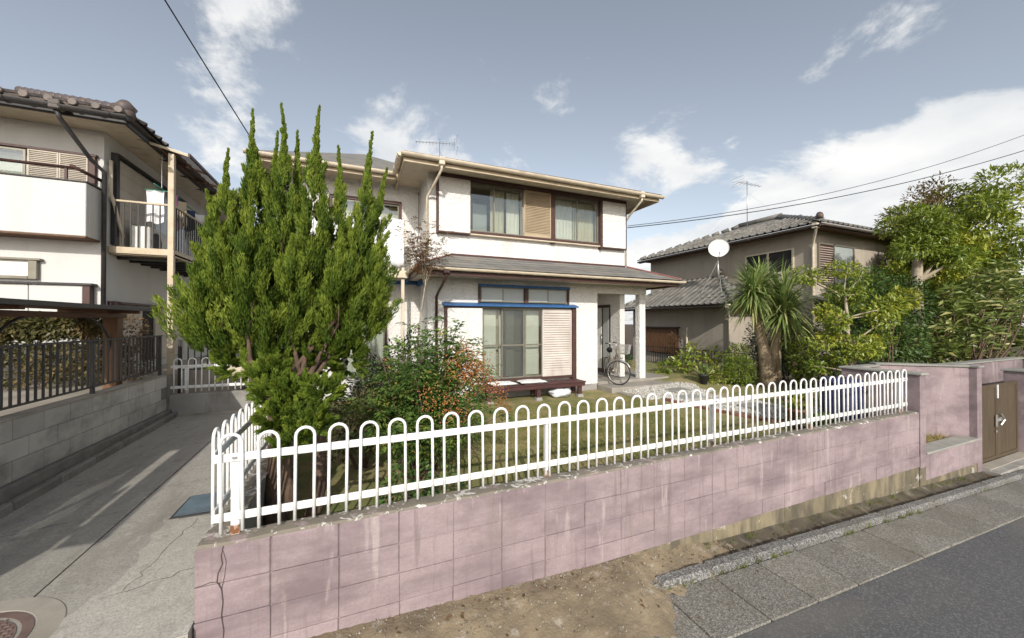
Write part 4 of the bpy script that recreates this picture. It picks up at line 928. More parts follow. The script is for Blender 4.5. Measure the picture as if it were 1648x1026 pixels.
# bicycle parked in the porch, front wheel turned out
def bicycle():
    bx, by, bz = 6.43, 8.02, .746
    t = thing('bicycle', 'bicycle with front basket parked in the porch, front wheel turned towards the road', 'bicycle', (bx, by, bz))
    f = Vector((-.36, -.93, 0)).normalized(); back = -f; Rw = .325
    fc = Vector((bx, by, bz + Rw)); rc = fc + back * 1.08
    def wheel(c, axis, nm):
        ax = Vector(axis).normalized(); u = ax.cross(Vector((0, 0, 1))).normalized(); v = Vector((0, 0, 1))
        ring = lambda r, n: [c + u * (r * math.cos(2 * math.pi * i / n)) + v * (r * math.sin(2 * math.pi * i / n)) for i in range(n)]
        w = part(nm, MB().tube([c - ax * .045, c + ax * .045], .02, 8), 'steel', t, True)
        part('tyre', MB().tube(ring(Rw - .016, 40), .016, 8, closed=True), 'rubber', w, True)
        part('rim', MB().tube(ring(Rw - .036, 40), .009, 6, closed=True), 'steel', w, True)
        sp = MB()
        for i in range(28):
            a = 2 * math.pi * i / 28; sp.tube([c + ax * (.03 if i % 2 else -.03), c + u * ((Rw - .038) * math.cos(a)) + v * ((Rw - .038) * math.sin(a))], .0017, 3, cap=False)
        part('spokes', sp, 'steel', w)
        pts = [c + u * ((Rw + .022) * math.cos(a)) + v * ((Rw + .022) * math.sin(a)) for a in [R_(20 + 10 * i) for i in range(15)]]
        part('mudguard', MB().tube(pts, .014, 6), 'steel', w, True); return w
    st = Matrix.Rotation(R_(52), 3, 'Z') @ f           # steered front wheel
    wheel(fc, Vector((-st.y, st.x, 0)), 'front_wheel'); wheel(rc, Vector((-f.y, f.x, 0)), 'rear_wheel')
    head0 = fc + back * .13 + Vector((0, 0, .44)); head1 = fc + back * .20 + Vector((0, 0, .62)); bb_ = fc + back * .62 + Vector((0, 0, -.04)); seat = fc + back * .76 + Vector((0, 0, .42))
    fr = MB().tube([head0, head1], .02, 8).tube([head0, bb_], .018, 8).tube([head0 + Vector((0, 0, .08)), (head0 + bb_) / 2 + Vector((0, 0, .10)), seat - (seat - bb_) * .45], .015, 8).tube([bb_, seat], .016, 8)
    sd = Vector((-f.y, f.x, 0))
    for s_ in (-1, 1): fr.tube([bb_ + sd * .03 * s_, rc + sd * .055 * s_], .009, 6).tube([seat + sd * .02 * s_, rc + sd * .055 * s_], .008, 6)
    part('frame', fr, 'bike_frame', t, True)
    fs = Vector((-st.y, st.x, 0)); fk = MB()
    for s_ in (-1, 1): fk.tube([head0 + fs * .035 * s_, fc + fs * .055 * s_ + Vector((0, 0, .2)), fc + fs * .055 * s_], .010, 6)
    fk.tube([head0 - fs * .045, head0 + fs * .045], .012, 6); part('fork', fk, 'bike_frame', t, True)
    hb = head1 + Vector((0, 0, .16)); sb = -st
    hbm = MB().tube([head1, hb], .012, 6).tube([hb + sb * .20 + fs * .28 , hb + sb * .06 + fs * .25, hb + fs * .08, hb - fs * .08, hb + sb * .06 - fs * .25, hb + sb * .20 - fs * .28], .011, 6)
    hbo = part('handlebar', hbm, 'steel', t, True)
    for s_ in (-1, 1): part('grip', MB().tube([hb + sb * .20 + fs * .28 * s_, hb + sb * .10 + fs * .26 * s_], .016, 8), 'rubber', hbo, True)
    # wire basket
    bc = head0 + st * .19 + Vector((0, 0, .06)); bk = MB()
    def ring_(zz, a, b): return [bc + st * (a * sx) + fs * (b * sy) + Vector((0, 0, zz)) for sx, sy in ((-1, -1), (1, -1), (1, 1), (-1, 1))]
    for i in range(8): k = i / 7; bk.tube(ring_(.24 * k, .10 + .03 * k, .15 + .04 * k), .0035 if i < 7 else .006, 4, closed=True)
    lo, hi = ring_(0, .10, .15), ring_(.24, .13, .19)
    for e in range(4):
        for i in range(11):
            k = i / 11; bk.tube([lo[e].lerp(lo[(e + 1) % 4], k), hi[e].lerp(hi[(e + 1) % 4], k)], .0028, 4, cap=False)
    for i in range(10): k = i / 9; bk.tube([lo[0].lerp(lo[3], k), lo[1].lerp(lo[2], k)], .0028, 4, cap=False)
    part('basket', bk, 'steel', t)
    part('headlamp', MB().lathe([(.02, -.03), (.035, .0), (.035, .03), (.03, .035)], 12, M=Matrix.Translation(fc + Vector((0, 0, .40)) + st * .07) @ Matrix.Rotation(R_(90), 4, 'X')), 'steel', t, True)
    sdm = MB().tube([seat, seat + Vector((0, 0, .10))], .012, 6); part('seat_post', sdm, 'steel', t, True)
    sc = seat + Vector((0, 0, .13)); part('saddle', MB().tube([sc + f * .15, sc + f * .06, sc - f * .04, sc - f * .12], [.02, .04, .085, .07], 10), 'rubber', t, True)
    part('chain_case', MB().tube([bb_ + sd * .05, (bb_ + rc) / 2 + sd * .05, rc + sd * .05], [.07, .05, .04], 8), 'bike_frame', t, True)
    part('rear_rack', MB().tube([seat + Vector((0, 0, -.05)), rc + Vector((0, 0, .37))] + [rc + back * .22 + Vector((0, 0, .37))], .009, 5).tube([rc + Vector((0, 0, .37)), rc + sd * .06], .006, 4), 'steel', t, True)
    part('kickstand', MB().tube([rc + sd * .06, rc + sd * .14 + Vector((0, 0, -Rw))], .008, 5), 'steel', t, True)
    cr_ = MB().tube([bb_ - sd * .07, bb_ + sd * .07], .012, 6).tube([bb_ + sd * .07, bb_ + sd * .07 + f * .1 + Vector((0, 0, -.12))], .009, 5).tube([bb_ - sd * .07, bb_ - sd * .07 - f * .1 + Vector((0, 0, .12))], .009, 5)
    part('crank', cr_, 'steel', t, True)
bicycle()

# ================================================================== LEFT NEIGHBOUR HOUSE
n_ = thing('house', 'white neighbouring house with dark tiled eaves and two balconies left of the driveway', 'house', (-7, 11, 1.42))
NX, NY = -4.15, 8.95
part('wall', wall_open(MB(), -13, NX, 1.42, 5.81, NY, NY + .15, [(-9.5, -5.1, 4.3, 5.33), (-8, -5.06, 3.19, 3.45)]), 'stucco_plain', n_)
part('wall', MB().box(NX - .15, NY + .151, 1.42, NX, 18, 5.81), 'stucco_plain', n_)
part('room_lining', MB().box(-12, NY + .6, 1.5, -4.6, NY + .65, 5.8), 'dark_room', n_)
part('soffit', MB().box(-13, 8.36, 5.815, -3.62, 18, 5.845), 'cream_metal', n_)
part('fascia', MB().box(-13, 8.31, 5.76, -3.58, 8.355, 5.85, c=.004).box(-3.615, 8.356, 5.76, -3.57, 18, 5.85, c=.004), 'dark_metal', n_)
# roof surface (hip) and its tiles along both eaves and up the hip
ro = MB(); zt = 5.88
ro.poly([(-13, 8.25, zt), (-3.5, 8.25, zt), (-8, 12.75, zt + 2.0), (-13, 12.75, zt + 2.0)]); ro.poly([(-3.5, 8.25, zt), (-3.5, 18, zt), (-8, 18, zt + 2.0), (-8, 12.75, zt + 2.0)])
ro.poly([(-13, 8.25, zt - .03), (-13, 18, zt - .03), (-3.5, 18, zt - .03), (-3.5, 8.25, zt - .03)])
nr_ = part('roof', ro, 'tile_dark', n_)
def kawara(w, L, m):
    """one curved roof tile lying along +Y, its lower end at y=0"""
    k = MB(); n = 10; th = .022
    for e in (0, 1):
        for i in range(n + 1):
            u = i / n; x = (u - .5) * w; z = .045 * math.cos(u * 2 * math.pi) * (1 if u < .75 else 1.0) + .01
            z = .055 * math.exp(-((u - .86) / .12) ** 2) - .012 * math.sin(u * math.pi)
            for yy, dz in ((0, 0), (L, 0)): k.v.append((x, yy, z + e * th + .01))
    q = (n + 1) * 2
    for i in range(n):
        a = 2 * i; k.f.append((q + a, q + a + 2, q + a + 3, q + a + 1)); k.f.append((a + 1, a + 3, a + 2, a)); k.f.append((a, a + 2, q + a + 2, q + a))
    k.f.append((0, q, q + 1, 1)); k.f.append((2 * n + 1, q + 2 * n + 1, q + 2 * n, 2 * n)); return k
kt = kawara(.28, .34, 'tile_dark').mesh('roof_tile', 'tile_dark'); kcap = MB().lathe([(.058, -.02), (.058, .03), (.05, .04)], 12, M=Matrix.Rotation(R_(90), 4, 'X')).mesh('tile_cap', 'tile_dark')
pitch = math.atan(2.0 / 4.5)
for r in range(3):
    for i in range(28):
        x = -3.72 - .275 * i - .26 * r
        if x > -9.5: inst('roof_tile', kt, nr_, (x, 8.20 + .25 * r, zt + .25 * r * math.tan(pitch) + .005), (pitch, 0, 0))
    for i in range(26):
        y = 8.5 + .275 * i + .26 * r; inst('roof_tile', kt, nr_, (-3.45 - .25 * r, y, zt + .25 * r * math.tan(pitch) + .005), (pitch, 0, R_(90)))
for i in range(22): inst('tile_cap', kcap, nr_, (-3.62 - .275 * i, 8.20, zt + .055))
for i in range(14):
    u = i * .30; inst('hip_tile', MB().tube([(0, 0, 0), (.22, -.22, -.14)], [.085, .10], 10).mesh('hip_tile', 'ridge_dark', True) if i == 0 else bpy.data.meshes['hip_tile'], nr_, (-3.85 - u * .7, 8.6 + u * .7, zt + .25 + u * .311))
part('hip_ornament', MB().tube([(-3.62, 8.36, zt + .06), (-3.60, 8.34, zt + .17), (-3.62, 8.36, zt + .27)], [.10, .15, .07], 10).tube([(-3.52, 8.28, zt + .02), (-3.70, 8.44, zt + .10)], [.09, .11], 10), 'ridge_dark', nr_, True)
gutter('gutter', (-13, 8.16, 5.845), (-3.50, 8.16, 5.835), .062, 'dark_metal', n_)
p_ = pipe(n_, [(-4.35, 8.18, 5.76), (-4.33, 8.2, 5.66), (-4.22, 8.75, 5.22), (NX + .03, NY - .05, 5.08), (NX + .03, NY - .05, 1.5)], .034, 'dark_metal'); part('hopper', B(-4.42, 8.10, 5.76, -4.28, 8.23, 5.91, c=.012), 'tile_dark', p_)
pipe(n_, [(NX + .05, NY + .10, 5.35), (NX + .05, NY + .10, 4.75), (NX + .08, NY + .16, 4.55), (NX + .10, NY + .22, 4.3), (NX + .14, NY + .3, 4.0)], .028, 'cream_metal')
# front: upper window, louvred shutters, parapet balcony
wf2 = part('window', MB().box(-9.5, NY - .07, 5.33, -4.22, NY - .001, 5.37, c=.004).box(-4.33, NY - .06, 4.2, -4.24, NY - .001, 5.329, c=.004), 'brown_trim', n_)
louver(wf2, -4.70, -4.335, 4.25, 5.328, NY - .06, 34, 'shutter_cream', .022); louver(wf2, -5.08, -4.705, 4.25, 5.328, NY - .06, 34, 'shutter_cream', .022)
sash(wf2, -5.70, -5.11, 4.3, 5.32, NY - .04, fr=.035); sash(wf2, -6.3, -5.67, 4.3, 5.32, NY - .015, fr=.035); part('blind', B(-7.2, NY + .17, 4.3, -5.15, NY + .18, 5.3), 'curtain_white', wf2)
bp = part('balcony', MB().box(-13, 8.54, 3.86, -4.18, 8.64, 4.76, c=.008).box(-4.28, 8.641, 3.86, -4.18, NY - .001, 4.76, c=.008).box(-13, 8.641, 3.86, -4.281, NY - .001, 3.95), 'stucco_plain', n_)
part('underside', B(-13, 8.55, 3.835, -4.19, NY - .002, 3.858), 'brown_wood', bp)
part('coping', MB().box(-13, 8.52, 4.761, -4.16, 8.66, 4.785, c=.004).box(-4.30, 8.661, 4.761, -4.16, NY - .002, 4.785, c=.004), 'dark_metal', bp)
part('rail', MB().tube([(-13, 8.59, 5.0), (-4.30, 8.59, 5.0)], .026, 8).tube([(-4.36, 8.52, 5.02), (-4.26, 8.66, 4.97), (-4.17, 8.93, 4.93)], .03, 8), 'brown_trim', bp, True)
for x in (-8.2, -7.0, -5.8, -4.45): part('rail_post', B(x - .016, 8.574, 4.786, x + .016, 8.606, 4.98), 'brown_trim', bp)
# front: lower small window and shutter case
sw_ = part('window', MB().box(-8, NY - .09, 3.455, -4.9, NY - .001, 3.49, c=.004).box(-5.055, NY - .07, 3.14, -4.95, NY - .001, 3.454, c=.004).box(-8, NY - .07, 3.14, -5.056, NY - .001, 3.19, c=.004), 'alu', n_)
part('pane', B(-8, NY - .03, 3.191, -5.056, NY - .02, 3.454), 'curtain_white', sw_)
scs = part('shutter_case', MB().box(-8, NY - .12, 1.6, -5.02, NY - .001, 3.05, c=.006).box(-5.01, NY - .12, 1.6, -4.36, NY - .001, 3.05, c=.006), 'stucco_plain', n_)
part('shutter_case_cap', MB().box(-8, NY - .16, 3.051, -4.22, NY - .001, 3.09, c=.004), 'dark_metal', scs); part('shutter_case_end', MB().box(-4.355, NY - .13, 1.6, -4.26, NY - .001, 3.05, c=.003), 'brown_trim', scs)
# side: shutters, balcony, polycarbonate canopy
sd_ = part('shutter', MB().box(NX + .001, 9.25, 3.85, NX + .06, 10.7, 5.45, c=.004), 'shutter_cream', n_)
for i in range(5): part('shutter_rib', B(NX + .061, 9.28, 4.1 + .28 * i, NX + .07, 10.67, 4.115 + .28 * i), 'shutter_cream', sd_)
part('shutter_frame', MB().box(NX + .001, 9.15, 3.85, NX + .09, 9.245, 5.50, c=.004).box(NX + .001, 9.15, 5.501, NX + .11, 12.2, 5.54, c=.004), 'dark_metal', sd_)
part('window', MB().box(NX + .001, 10.75, 3.85, NX + .03, 12.2, 5.5), 'frosted', n_)
sd2 = part('shutter', B(NX + .001, 10.7, 1.6, NX + .06, 12.2, 2.72, c=.004), 'shutter_cream', n_); part('shutter', MB().box(NX + .001, 9.25, 1.6, NX + .06, 10.15, 2.72, c=.004), 'shutter_cream', n_)
part('shutter_frame', MB().box(NX + .001, 9.08, 1.6, NX + .10, 9.245, 2.80, c=.004).box(NX + .001, 9.246, 2.75, NX + .12, 12.3, 2.79, c=.004), 'brown_trim', sd2)
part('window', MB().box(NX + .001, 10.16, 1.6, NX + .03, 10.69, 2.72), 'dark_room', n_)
sb_ = part('balcony', MB().box(NX + .01, 9.10, 3.66, -3.20, 12.6, 3.72).box(NX + .01, 9.06, 3.68, -3.20, 9.10, 3.80, c=.004).box(-3.24, 9.101, 3.68, -3.20, 12.6, 3.80, c=.004), 'beige_metal', n_)
for i in range(8): part('joist', B(NX + .01, 9.35 + .42 * i, 3.60, -3.25, 9.40 + .42 * i, 3.659), 'dark_metal', sb_)
part('rail', MB().box(NX + .02, 9.07, 4.63, -3.20, 9.12, 4.665, c=.004).box(-3.245, 9.121, 4.63, -3.20, 12.6, 4.665, c=.004), 'beige_metal', sb_)
b3 = B(-.010, -.008, 0, .010, .008, .828, c=.002).mesh('bar', 'dark_metal')
for i in range(8): inst('bar', b3, sb_, (NX + .10 + i * .105, 9.095, 3.801))
for i in range(30): inst('bar', b3, sb_, (-3.222, 9.22 + i * .112, 3.801))
for y in (9.10, 12.5): part('post', B(-3.295, y - .045, 1.42, -3.205, y + .045, 5.63, c=.004), 'beige_metal', sb_)
cnp = part('canopy', MB().prism([(-3.78, 9.05, 5.86), (-2.98, 9.05, 5.655), (-2.98, 9.05, 5.665), (-3.78, 9.05, 5.87)], (0, 3.8, 0)), 'polycarbonate', n_)
for i in range(5): y = 9.05 + .94 * i; part('rafter', MB().prism([(-3.78, y, 5.815), (-2.97, y, 5.61), (-2.97, y, 5.653), (-3.78, y, 5.858)], (0, .045, 0)), 'beige_metal' if i == 0 else 'brown_trim', cnp)
for k in range(4): u = k / 3; x = -3.75 + .77 * u; z = 5.855 - .198 * u; part('purlin', B(x - .02, 9.1, z - .03, x + .02, 12.85, z - .006), 'brown_wood', cnp)
part('edge_trim', B(-2.99, 9.04, 5.62, -2.955, 12.9, 5.68, c=.004), 'brown_trim', cnp)
# air conditioner and laundry on the side balcony
ac = thing('air_conditioner', 'white air conditioner unit on the side balcony of the left house', 'air conditioner', (-3.8, 9.6, 3.72))
part('case', B(-4.0, 9.42, 3.73, -3.70, 10.15, 4.28, c=.02), 'alu_white', ac); part('grille', MB().lathe([(.20, 0), (.20, .012), (.18, .015)], 20, M=Matrix.Translation((-3.70, 9.7, 4.0)) @ Matrix.Rotation(R_(90), 4, 'Y')), 'dark_metal', ac)
pl = thing('drying_pole', 'green drying pole hung with hangers under the canopy of the left house', 'drying pole', (-3.5, 10, 5.1))
part('pole', MB().tube([(-3.55, 9.2, 5.06), (-3.55, 12.3, 5.06)], .014, 6), 'plastic_green', pl, True)
for y in (9.5, 11.6): part('hook', MB().tube([(-3.55, y, 5.06), (-3.55, y, 5.75)], .007, 5), 'steel', pl)
part('hanger', MB().tube([(-3.75, 9.35, 4.98), (-3.35, 9.35, 4.98), (-3.35, 9.75, 4.98), (-3.75, 9.75, 4.98)], .009, 5, closed=True).tube([(-3.75, 9.35, 4.98), (-3.55, 9.5, 5.06), (-3.35, 9.75, 4.98)], .004, 4), 'plastic_green', pl)
def garment(label, x0, x1, y, z1, z0, m, name='towel', cat='laundry'):
    k = MB(); n = 10
    for i in range(n + 1):
        u = i / n; x = x0 + (x1 - x0) * u
        for j in range(7): v = j / 6; k.v.append((x + .01 * math.sin(v * 5 + i), y + .025 * math.sin(u * 9 + v * 2), z1 - (z1 - z0) * v + .02 * math.sin(u * 8) * v))
    for i in range(n):
        for j in range(6): a = i * 7 + j; k.f.append((a, a + 1, a + 8, a + 7))
    nn = len(k.v); k.v += [(x, y_ + .012, z) for x, y_, z in k.v]; k.f += [tuple(q + nn for q in f[::-1]) for f in k.f]
    return solo(name, k, m, label, cat, 'laundry on the side balcony', True)
garment('white towel hanging on the side balcony of the left house', -3.74, -3.46, 9.37, 4.98, 4.35, 'cloth_white')
garment('purple towel hanging beside the white one on the side balcony', -3.44, -3.28, 9.45, 4.96, 4.22, 'cloth_purple')
garment('cream towel hanging behind the balcony post of the left house', -3.62, -3.30, 9.95, 4.96, 4.40, 'cloth_cream')
garment('dark blue shirt hanging further back on the side balcony', -3.65, -3.30, 10.4, 4.90, 4.45, 'cloth_blue', 'shirt')
garment('white shirt hanging at the back of the side balcony', -3.65, -3.28, 10.9, 4.94, 4.4, 'cloth_white', 'shirt')

# ================================================================== ENTRANCE WALLS AND GATE ON THE RIGHT
et = thing('entrance_wall', 'taller pink rendered wall round the planter between fence and gate', 'wall', (8.8, 3.1, 0))
part('return_wall', B(7.765, 2.77, .235, 7.93, 3.75, 1.62, c=.006), 'pink', et)
part('return_capping', B(7.735, 2.745, 1.621, 7.96, 3.78, 1.655, c=.006), 'paver', et)
part('back_panel', B(7.931, 3.64, -.4, 8.80, 3.76, 1.615, c=.006), 'pink', et); part('back_capping', B(7.961, 3.61, 1.616, 8.70, 3.78, 1.65, c=.006), 'paver', et)
part('jamb', B(9.722, 2.775, -.5, 9.895, 3.0, 1.64, c=.006), 'pink', et); part('jamb_capping', B(9.70, 2.75, 1.641, 9.92, 3.03, 1.672, c=.005), 'paver', et)
M_ = Matrix.Translation((9.735, 2.86, 0)) @ Matrix.Rotation(math.atan2(.656, -.754), 4, 'Z')
part('splayed_panel', MB().box(.0, -.15, -.4, 1.28, 0, 1.64, c=.006, M=M_), 'pink', et); part('splayed_capping', MB().box(.02, -.18, 1.641, 1.30, .03, 1.673, c=.005, M=M_), 'paver', et)
part('planter_wall', B(7.931, 2.775, .03, 9.715, 2.90, .42, c=.005), 'pink', et); part('planter_base', B(7.931, 2.785, -.5, 9.715, 2.89, .029), 'block_base', et)
part('planter_capping', B(7.932, 2.755, .421, 9.73, 2.99, .455, c=.006), 'paver', et)
part('return_base', B(7.767, 2.782, -.5, 7.928, 3.7, .234), 'block_base', et)
part('soil_bed', bumpy(7.935, 9.715, 2.9, 3.63, 24, 8, lambda x, y: .40, .015, 6), 'soil', et, True)
nG = 1500; D = rdir(nG); D[:, 2] = np.abs(D[:, 2]) * .8 + .15
o = scatter('dry_grass', 'grass', None, np.stack([RNG.uniform(7.98, 9.6, nG), RNG.uniform(2.98, 3.3, nG), np.full(nG, .40)], 1), D, RNG.uniform(.05, .16, nG), RNG.uniform(.005, .009, nG), tv=BLADE_V, tf=BLADE_F, rnd=.7 + .3 * RNG.random(nG), kind='stuff')
bw = thing('boundary_wall', 'pink rendered wall with thin capping seen above the brown gate', 'wall', (12.5, 3.9, 0))
part('panel', B(10.15, 3.80, -.4, 16, 3.95, 1.46, c=.005), 'pink_deep', bw); part('capping', B(10.12, 3.77, 1.461, 16, 3.98, 1.50, c=.005), 'paver', bw)
part('road_panel', B(12.401, 2.79, -.9, 26, 2.93, 1.40, c=.005), 'pink', bw); part('road_capping', B(12.431, 2.76, 1.401, 26, 2.96, 1.435, c=.005), 'paver', bw)
gp = thing('gate_pillar', 'pink rendered pillar on the far side of the brown gate', 'pillar', (12.1, 2.9, -.2)); part('shaft', B(11.86, 2.72, -.5, 12.4, 3.05, 1.45, c=.006), 'pink', gp); part('capping', B(11.83, 2.69, 1.451, 12.43, 3.08, 1.48, c=.005), 'paver', gp)
gt = thing('gate', 'brown metal double gate with steel latch between pink walls', 'gate', (10.9, 2.9, -.1))
for a, b, hinge in ((9.93, 10.86, -1), (10.875, 11.83, 1)):
    lf = part('gate_leaf', MB().box(a, 2.87, -.08, a + .05, 2.91, 1.28, c=.004).box(b - .05, 2.87, -.08, b, 2.91, 1.28, c=.004).box(a + .05, 2.872, 1.22, b - .05, 2.908, 1.28).box(a + .05, 2.872, -.08, b - .05, 2.908, -.02), 'gate_brown', gt)
    nb_ = 8; w_ = (b - a - .1) / nb_
    for i in range(nb_): part('board', B(a + .05 + i * w_ + .001, 2.88, -.019, a + .05 + (i + 1) * w_ - .002, 2.90, 1.219, c=.003), 'gate_brown', lf)
part('hinge_plate', B(9.90, 2.855, 1.10, 9.95, 2.869, 1.26, c=.003), 'alu_white', gt); part('hinge_plate', B(10.84, 2.852, 1.02, 10.88, 2.868, 1.27, c=.003), 'alu_white', gt)
part('latch', MB().box(10.77, 2.850, .50, 10.83, 2.869, .72, c=.004).box(10.83, 2.852, .60, 11.05, 2.868, .66, c=.004).tube([(11.0, 2.86, .52), (11.06, 2.83, .62), (11.0, 2.86, .73)], .014, 6), 'steel', gt); part('lock', B(10.78, 2.855, .40, 10.84, 2.869, .44, c=.003), 'steel', gt)
stp = thing('gate_step', 'worn grey stone step in front of the brown gate', 'step', (10.8, 2.7, -.2)); part('slab', MB().box(9.90, 2.57, zr(10.5) - .1, 11.85, 2.86, zr(10.5) + .11, c=.012), 'concrete_grey', stp); part('upper_slab', B(9.93, 2.70, zr(10.5) + .1105, 11.84, 2.868, zr(10.5) + .125, c=.004), 'concrete', stp)

# ================================================================== RIGHT NEIGHBOUR HOUSE
q_ = thing('house', 'tan house with grey tiled roofs and antenna behind the cordyline', 'house', (15, 11, .6))
pieces('wall', MB().box(12.6, 9.5, .4, 12.75, 14.6, 3.05).box(12.751, 9.5, .4, 14.4, 9.65, 3.05), 'stucco_tan', q_)
part('wall', MB().box(14.1, 7.6, .4, 14.25, 15, 5.55).box(14.251, 7.6, .4, 20, 7.75, 5.55), 'stucco_tan', q_)
part('soffit', MB().box(13.56, 7.06, 5.50, 20.4, 15.2, 5.525), 'brown_wood', q_); part('soffit', MB().box(12.06, 8.96, 3.0, 14.09, 14.9, 3.02), 'stucco_tan', q_)
pieces('fascia', MB().box(13.52, 7.02, 5.42, 13.56, 15.2, 5.54).box(13.561, 7.02, 5.42, 20.4, 7.06, 5.54).box(12.02, 8.92, 2.93, 12.06, 14.9, 3.03).box(12.061, 8.92, 2.93, 14.09, 8.96, 3.03), 'brown_trim', q_)
def tile_plane(par, me, p_eave0, along, up, n_along, n_up, inside, rotm, du=.24, dw=.275):
    for j in range(n_up):
        for i in range(n_along):
            p = Vector(p_eave0) + along * (dw * (i + .5)) + up * (du * j)
            if inside(p): o = inst('roof_tile', me, par, p); o.rotation_euler = rotm
gk = kawara(.28, .32, 'tile_grey').mesh('roof_tile', 'tile_grey')
# lower hip: left slope rises from x=12 to the upper wall
sl1 = math.atan2(1.25, 2.1)
lo_r = part('roof', MB().poly([(12, 8.9, 3.04), (14.1, 11.0, 4.29), (14.1, 12.6, 4.29), (12, 14.9, 3.04)][::-1]).poly([(12, 8.9, 3.04), (14.1, 8.9, 3.04), (14.1, 11.0, 4.29)]).poly([(12, 8.9, 3.03), (12, 14.9, 3.03), (14.1, 14.9, 3.03), (14.1, 8.9, 3.03)]), 'tile_grey', q_)
Rm = (Matrix.Rotation(R_(-90), 4, 'Z') @ Matrix.Rotation(sl1, 4, 'X')).to_euler()
tile_plane(lo_r, gk, (11.97, 14.9, 3.06), Vector((0, -1, 0)), Vector((math.cos(sl1), 0, math.sin(sl1))), 21, 10, lambda p: p.y > 8.9 + (p.x - 12) + .1 and p.y < 14.9 - (p.x - 12) * 1.09, Rm)
Rf = (Matrix.Rotation(sl1, 4, 'X')).to_euler()
tile_plane(lo_r, gk, (12, 8.87, 3.06), Vector((1, 0, 0)), Vector((0, math.cos(sl1), math.sin(sl1))), 8, 9, lambda p: p.x > 12 + (p.y - 8.9) + .1, Rf)
ht = MB().tube([(0, 0, .02), (.22, .22, .15)], [.075, .085], 8).mesh('hip_tile', 'tile_grey', True)
for i in range(9): u = i / 9; inst('hip_tile', ht, lo_r, (12 + 2.05 * u, 8.9 + 2.05 * u, 3.10 + 1.22 * u))
ht2 = MB().tube([(0, 0, .02), (.2, -.22, .14)], [.075, .085], 8).mesh('hip_tile', 'tile_grey', True)
for i in range(9): u = i / 9; inst('hip_tile', ht2, lo_r, (12 + 2.05 * u, 14.9 - 2.25 * u, 3.10 + 1.22 * u))
part('hip_ornament', MB().tube([(14.0, 11.0, 4.40), (13.9, 10.85, 4.52), (13.85, 10.8, 4.42)], [.08, .10, .06], 8), 'ridge_dark', lo_r, True)
# upper hip
sl2 = math.atan2(1.35, 3.3)
up_r = part('roof', MB().poly([(13.5, 7.0, 5.55), (16.8, 10.3, 6.9), (16.8, 12.0, 6.9), (13.5, 15.3, 5.55)][::-1]).poly([(13.5, 7.0, 5.55), (20.1, 7.0, 5.55), (16.8, 10.3, 6.9)]).poly([(13.5, 7, 5.54), (13.5, 15.3, 5.54), (20.4, 15.3, 5.54), (20.4, 7, 5.54)]), 'tile_grey', q_)
Ru = (Matrix.Rotation(R_(-90), 4, 'Z') @ Matrix.Rotation(sl2, 4, 'X')).to_euler()
tile_plane(up_r, gk, (13.46, 15.3, 5.57), Vector((0, -1, 0)), Vector((math.cos(sl2), 0, math.sin(sl2))), 30, 9, lambda p: p.y > 7.1 + (p.x - 13.5) and p.y < 15.2 - (p.x - 13.5), Ru)
Rg = Matrix.Rotation(sl2, 4, 'X').to_euler()
tile_plane(up_r, gk, (13.5, 6.96, 5.57), Vector((1, 0, 0)), Vector((0, math.cos(sl2), math.sin(sl2))), 20, 2, lambda p: p.x > 13.5 + (p.y - 7.0), Rg)
ht3 = MB().tube([(0, 0, .03), (.3, .3, .16)], [.085, .10], 8).mesh('hip_tile', 'tile_grey', True)
for i in range(11): u = i / 11; inst('hip_tile', ht3, up_r, (13.6 + 3.2 * u, 7.1 + 3.2 * u, 5.63 + 1.3 * u))
for i in range(11): u = i / 11; inst('hip_tile', bpy.data.meshes[ht2.name], up_r, (13.6 + 3.2 * u, 15.2 - 3.2 * u, 5.63 + 1.3 * u))
part('ridge', MB().tube([(16.8, 10.2, 6.98), (16.8, 12.1, 6.98)], .11, 8), 'tile_grey', up_r, True)
part('hip_ornament', MB().tube([(13.72, 7.22, 5.70), (13.62, 7.12, 5.84), (13.55, 7.05, 5.74)], [.09, .10, .07], 8), 'ridge_dark', up_r, True)
gutter('gutter', (13.44, 15.2, 5.50), (13.44, 7.0, 5.49), .06, 'tile_dark', q_, .8); gutter('gutter', (13.44, 6.94, 5.5), (20, 6.94, 5.5), .06, 'tile_dark', q_, .8); gutter('gutter', (11.95, 14.9, 3.0), (11.95, 8.9, 2.99), .055, 'tile_dark', q_, .8)
p_ = pipe(q_, [(13.50, 7.15, 5.42), (13.55, 7.2, 5.32), (14.02, 7.52, 5.05), (14.04, 7.54, 4.9), (14.04, 7.54, .6)], .04, 'cream_metal'); part('hopper', B(13.40, 7.08, 5.40, 13.54, 7.24, 5.56, c=.01), 'cream_metal', p_)
p_ = pipe(q_, [(11.98, 9.05, 2.93), (12.02, 9.1, 2.85), (12.5, 9.42, 2.62), (12.55, 9.45, 2.5), (12.55, 9.45, .6)], .035, 'cream_metal'); part('hopper', B(11.90, 8.98, 2.91, 12.03, 9.12, 3.05, c=.01), 'cream_metal', p_)
pipe(q_, [(12.57, 11.35, 2.2), (12.57, 11.35, .6)], .04, 'cream_metal')
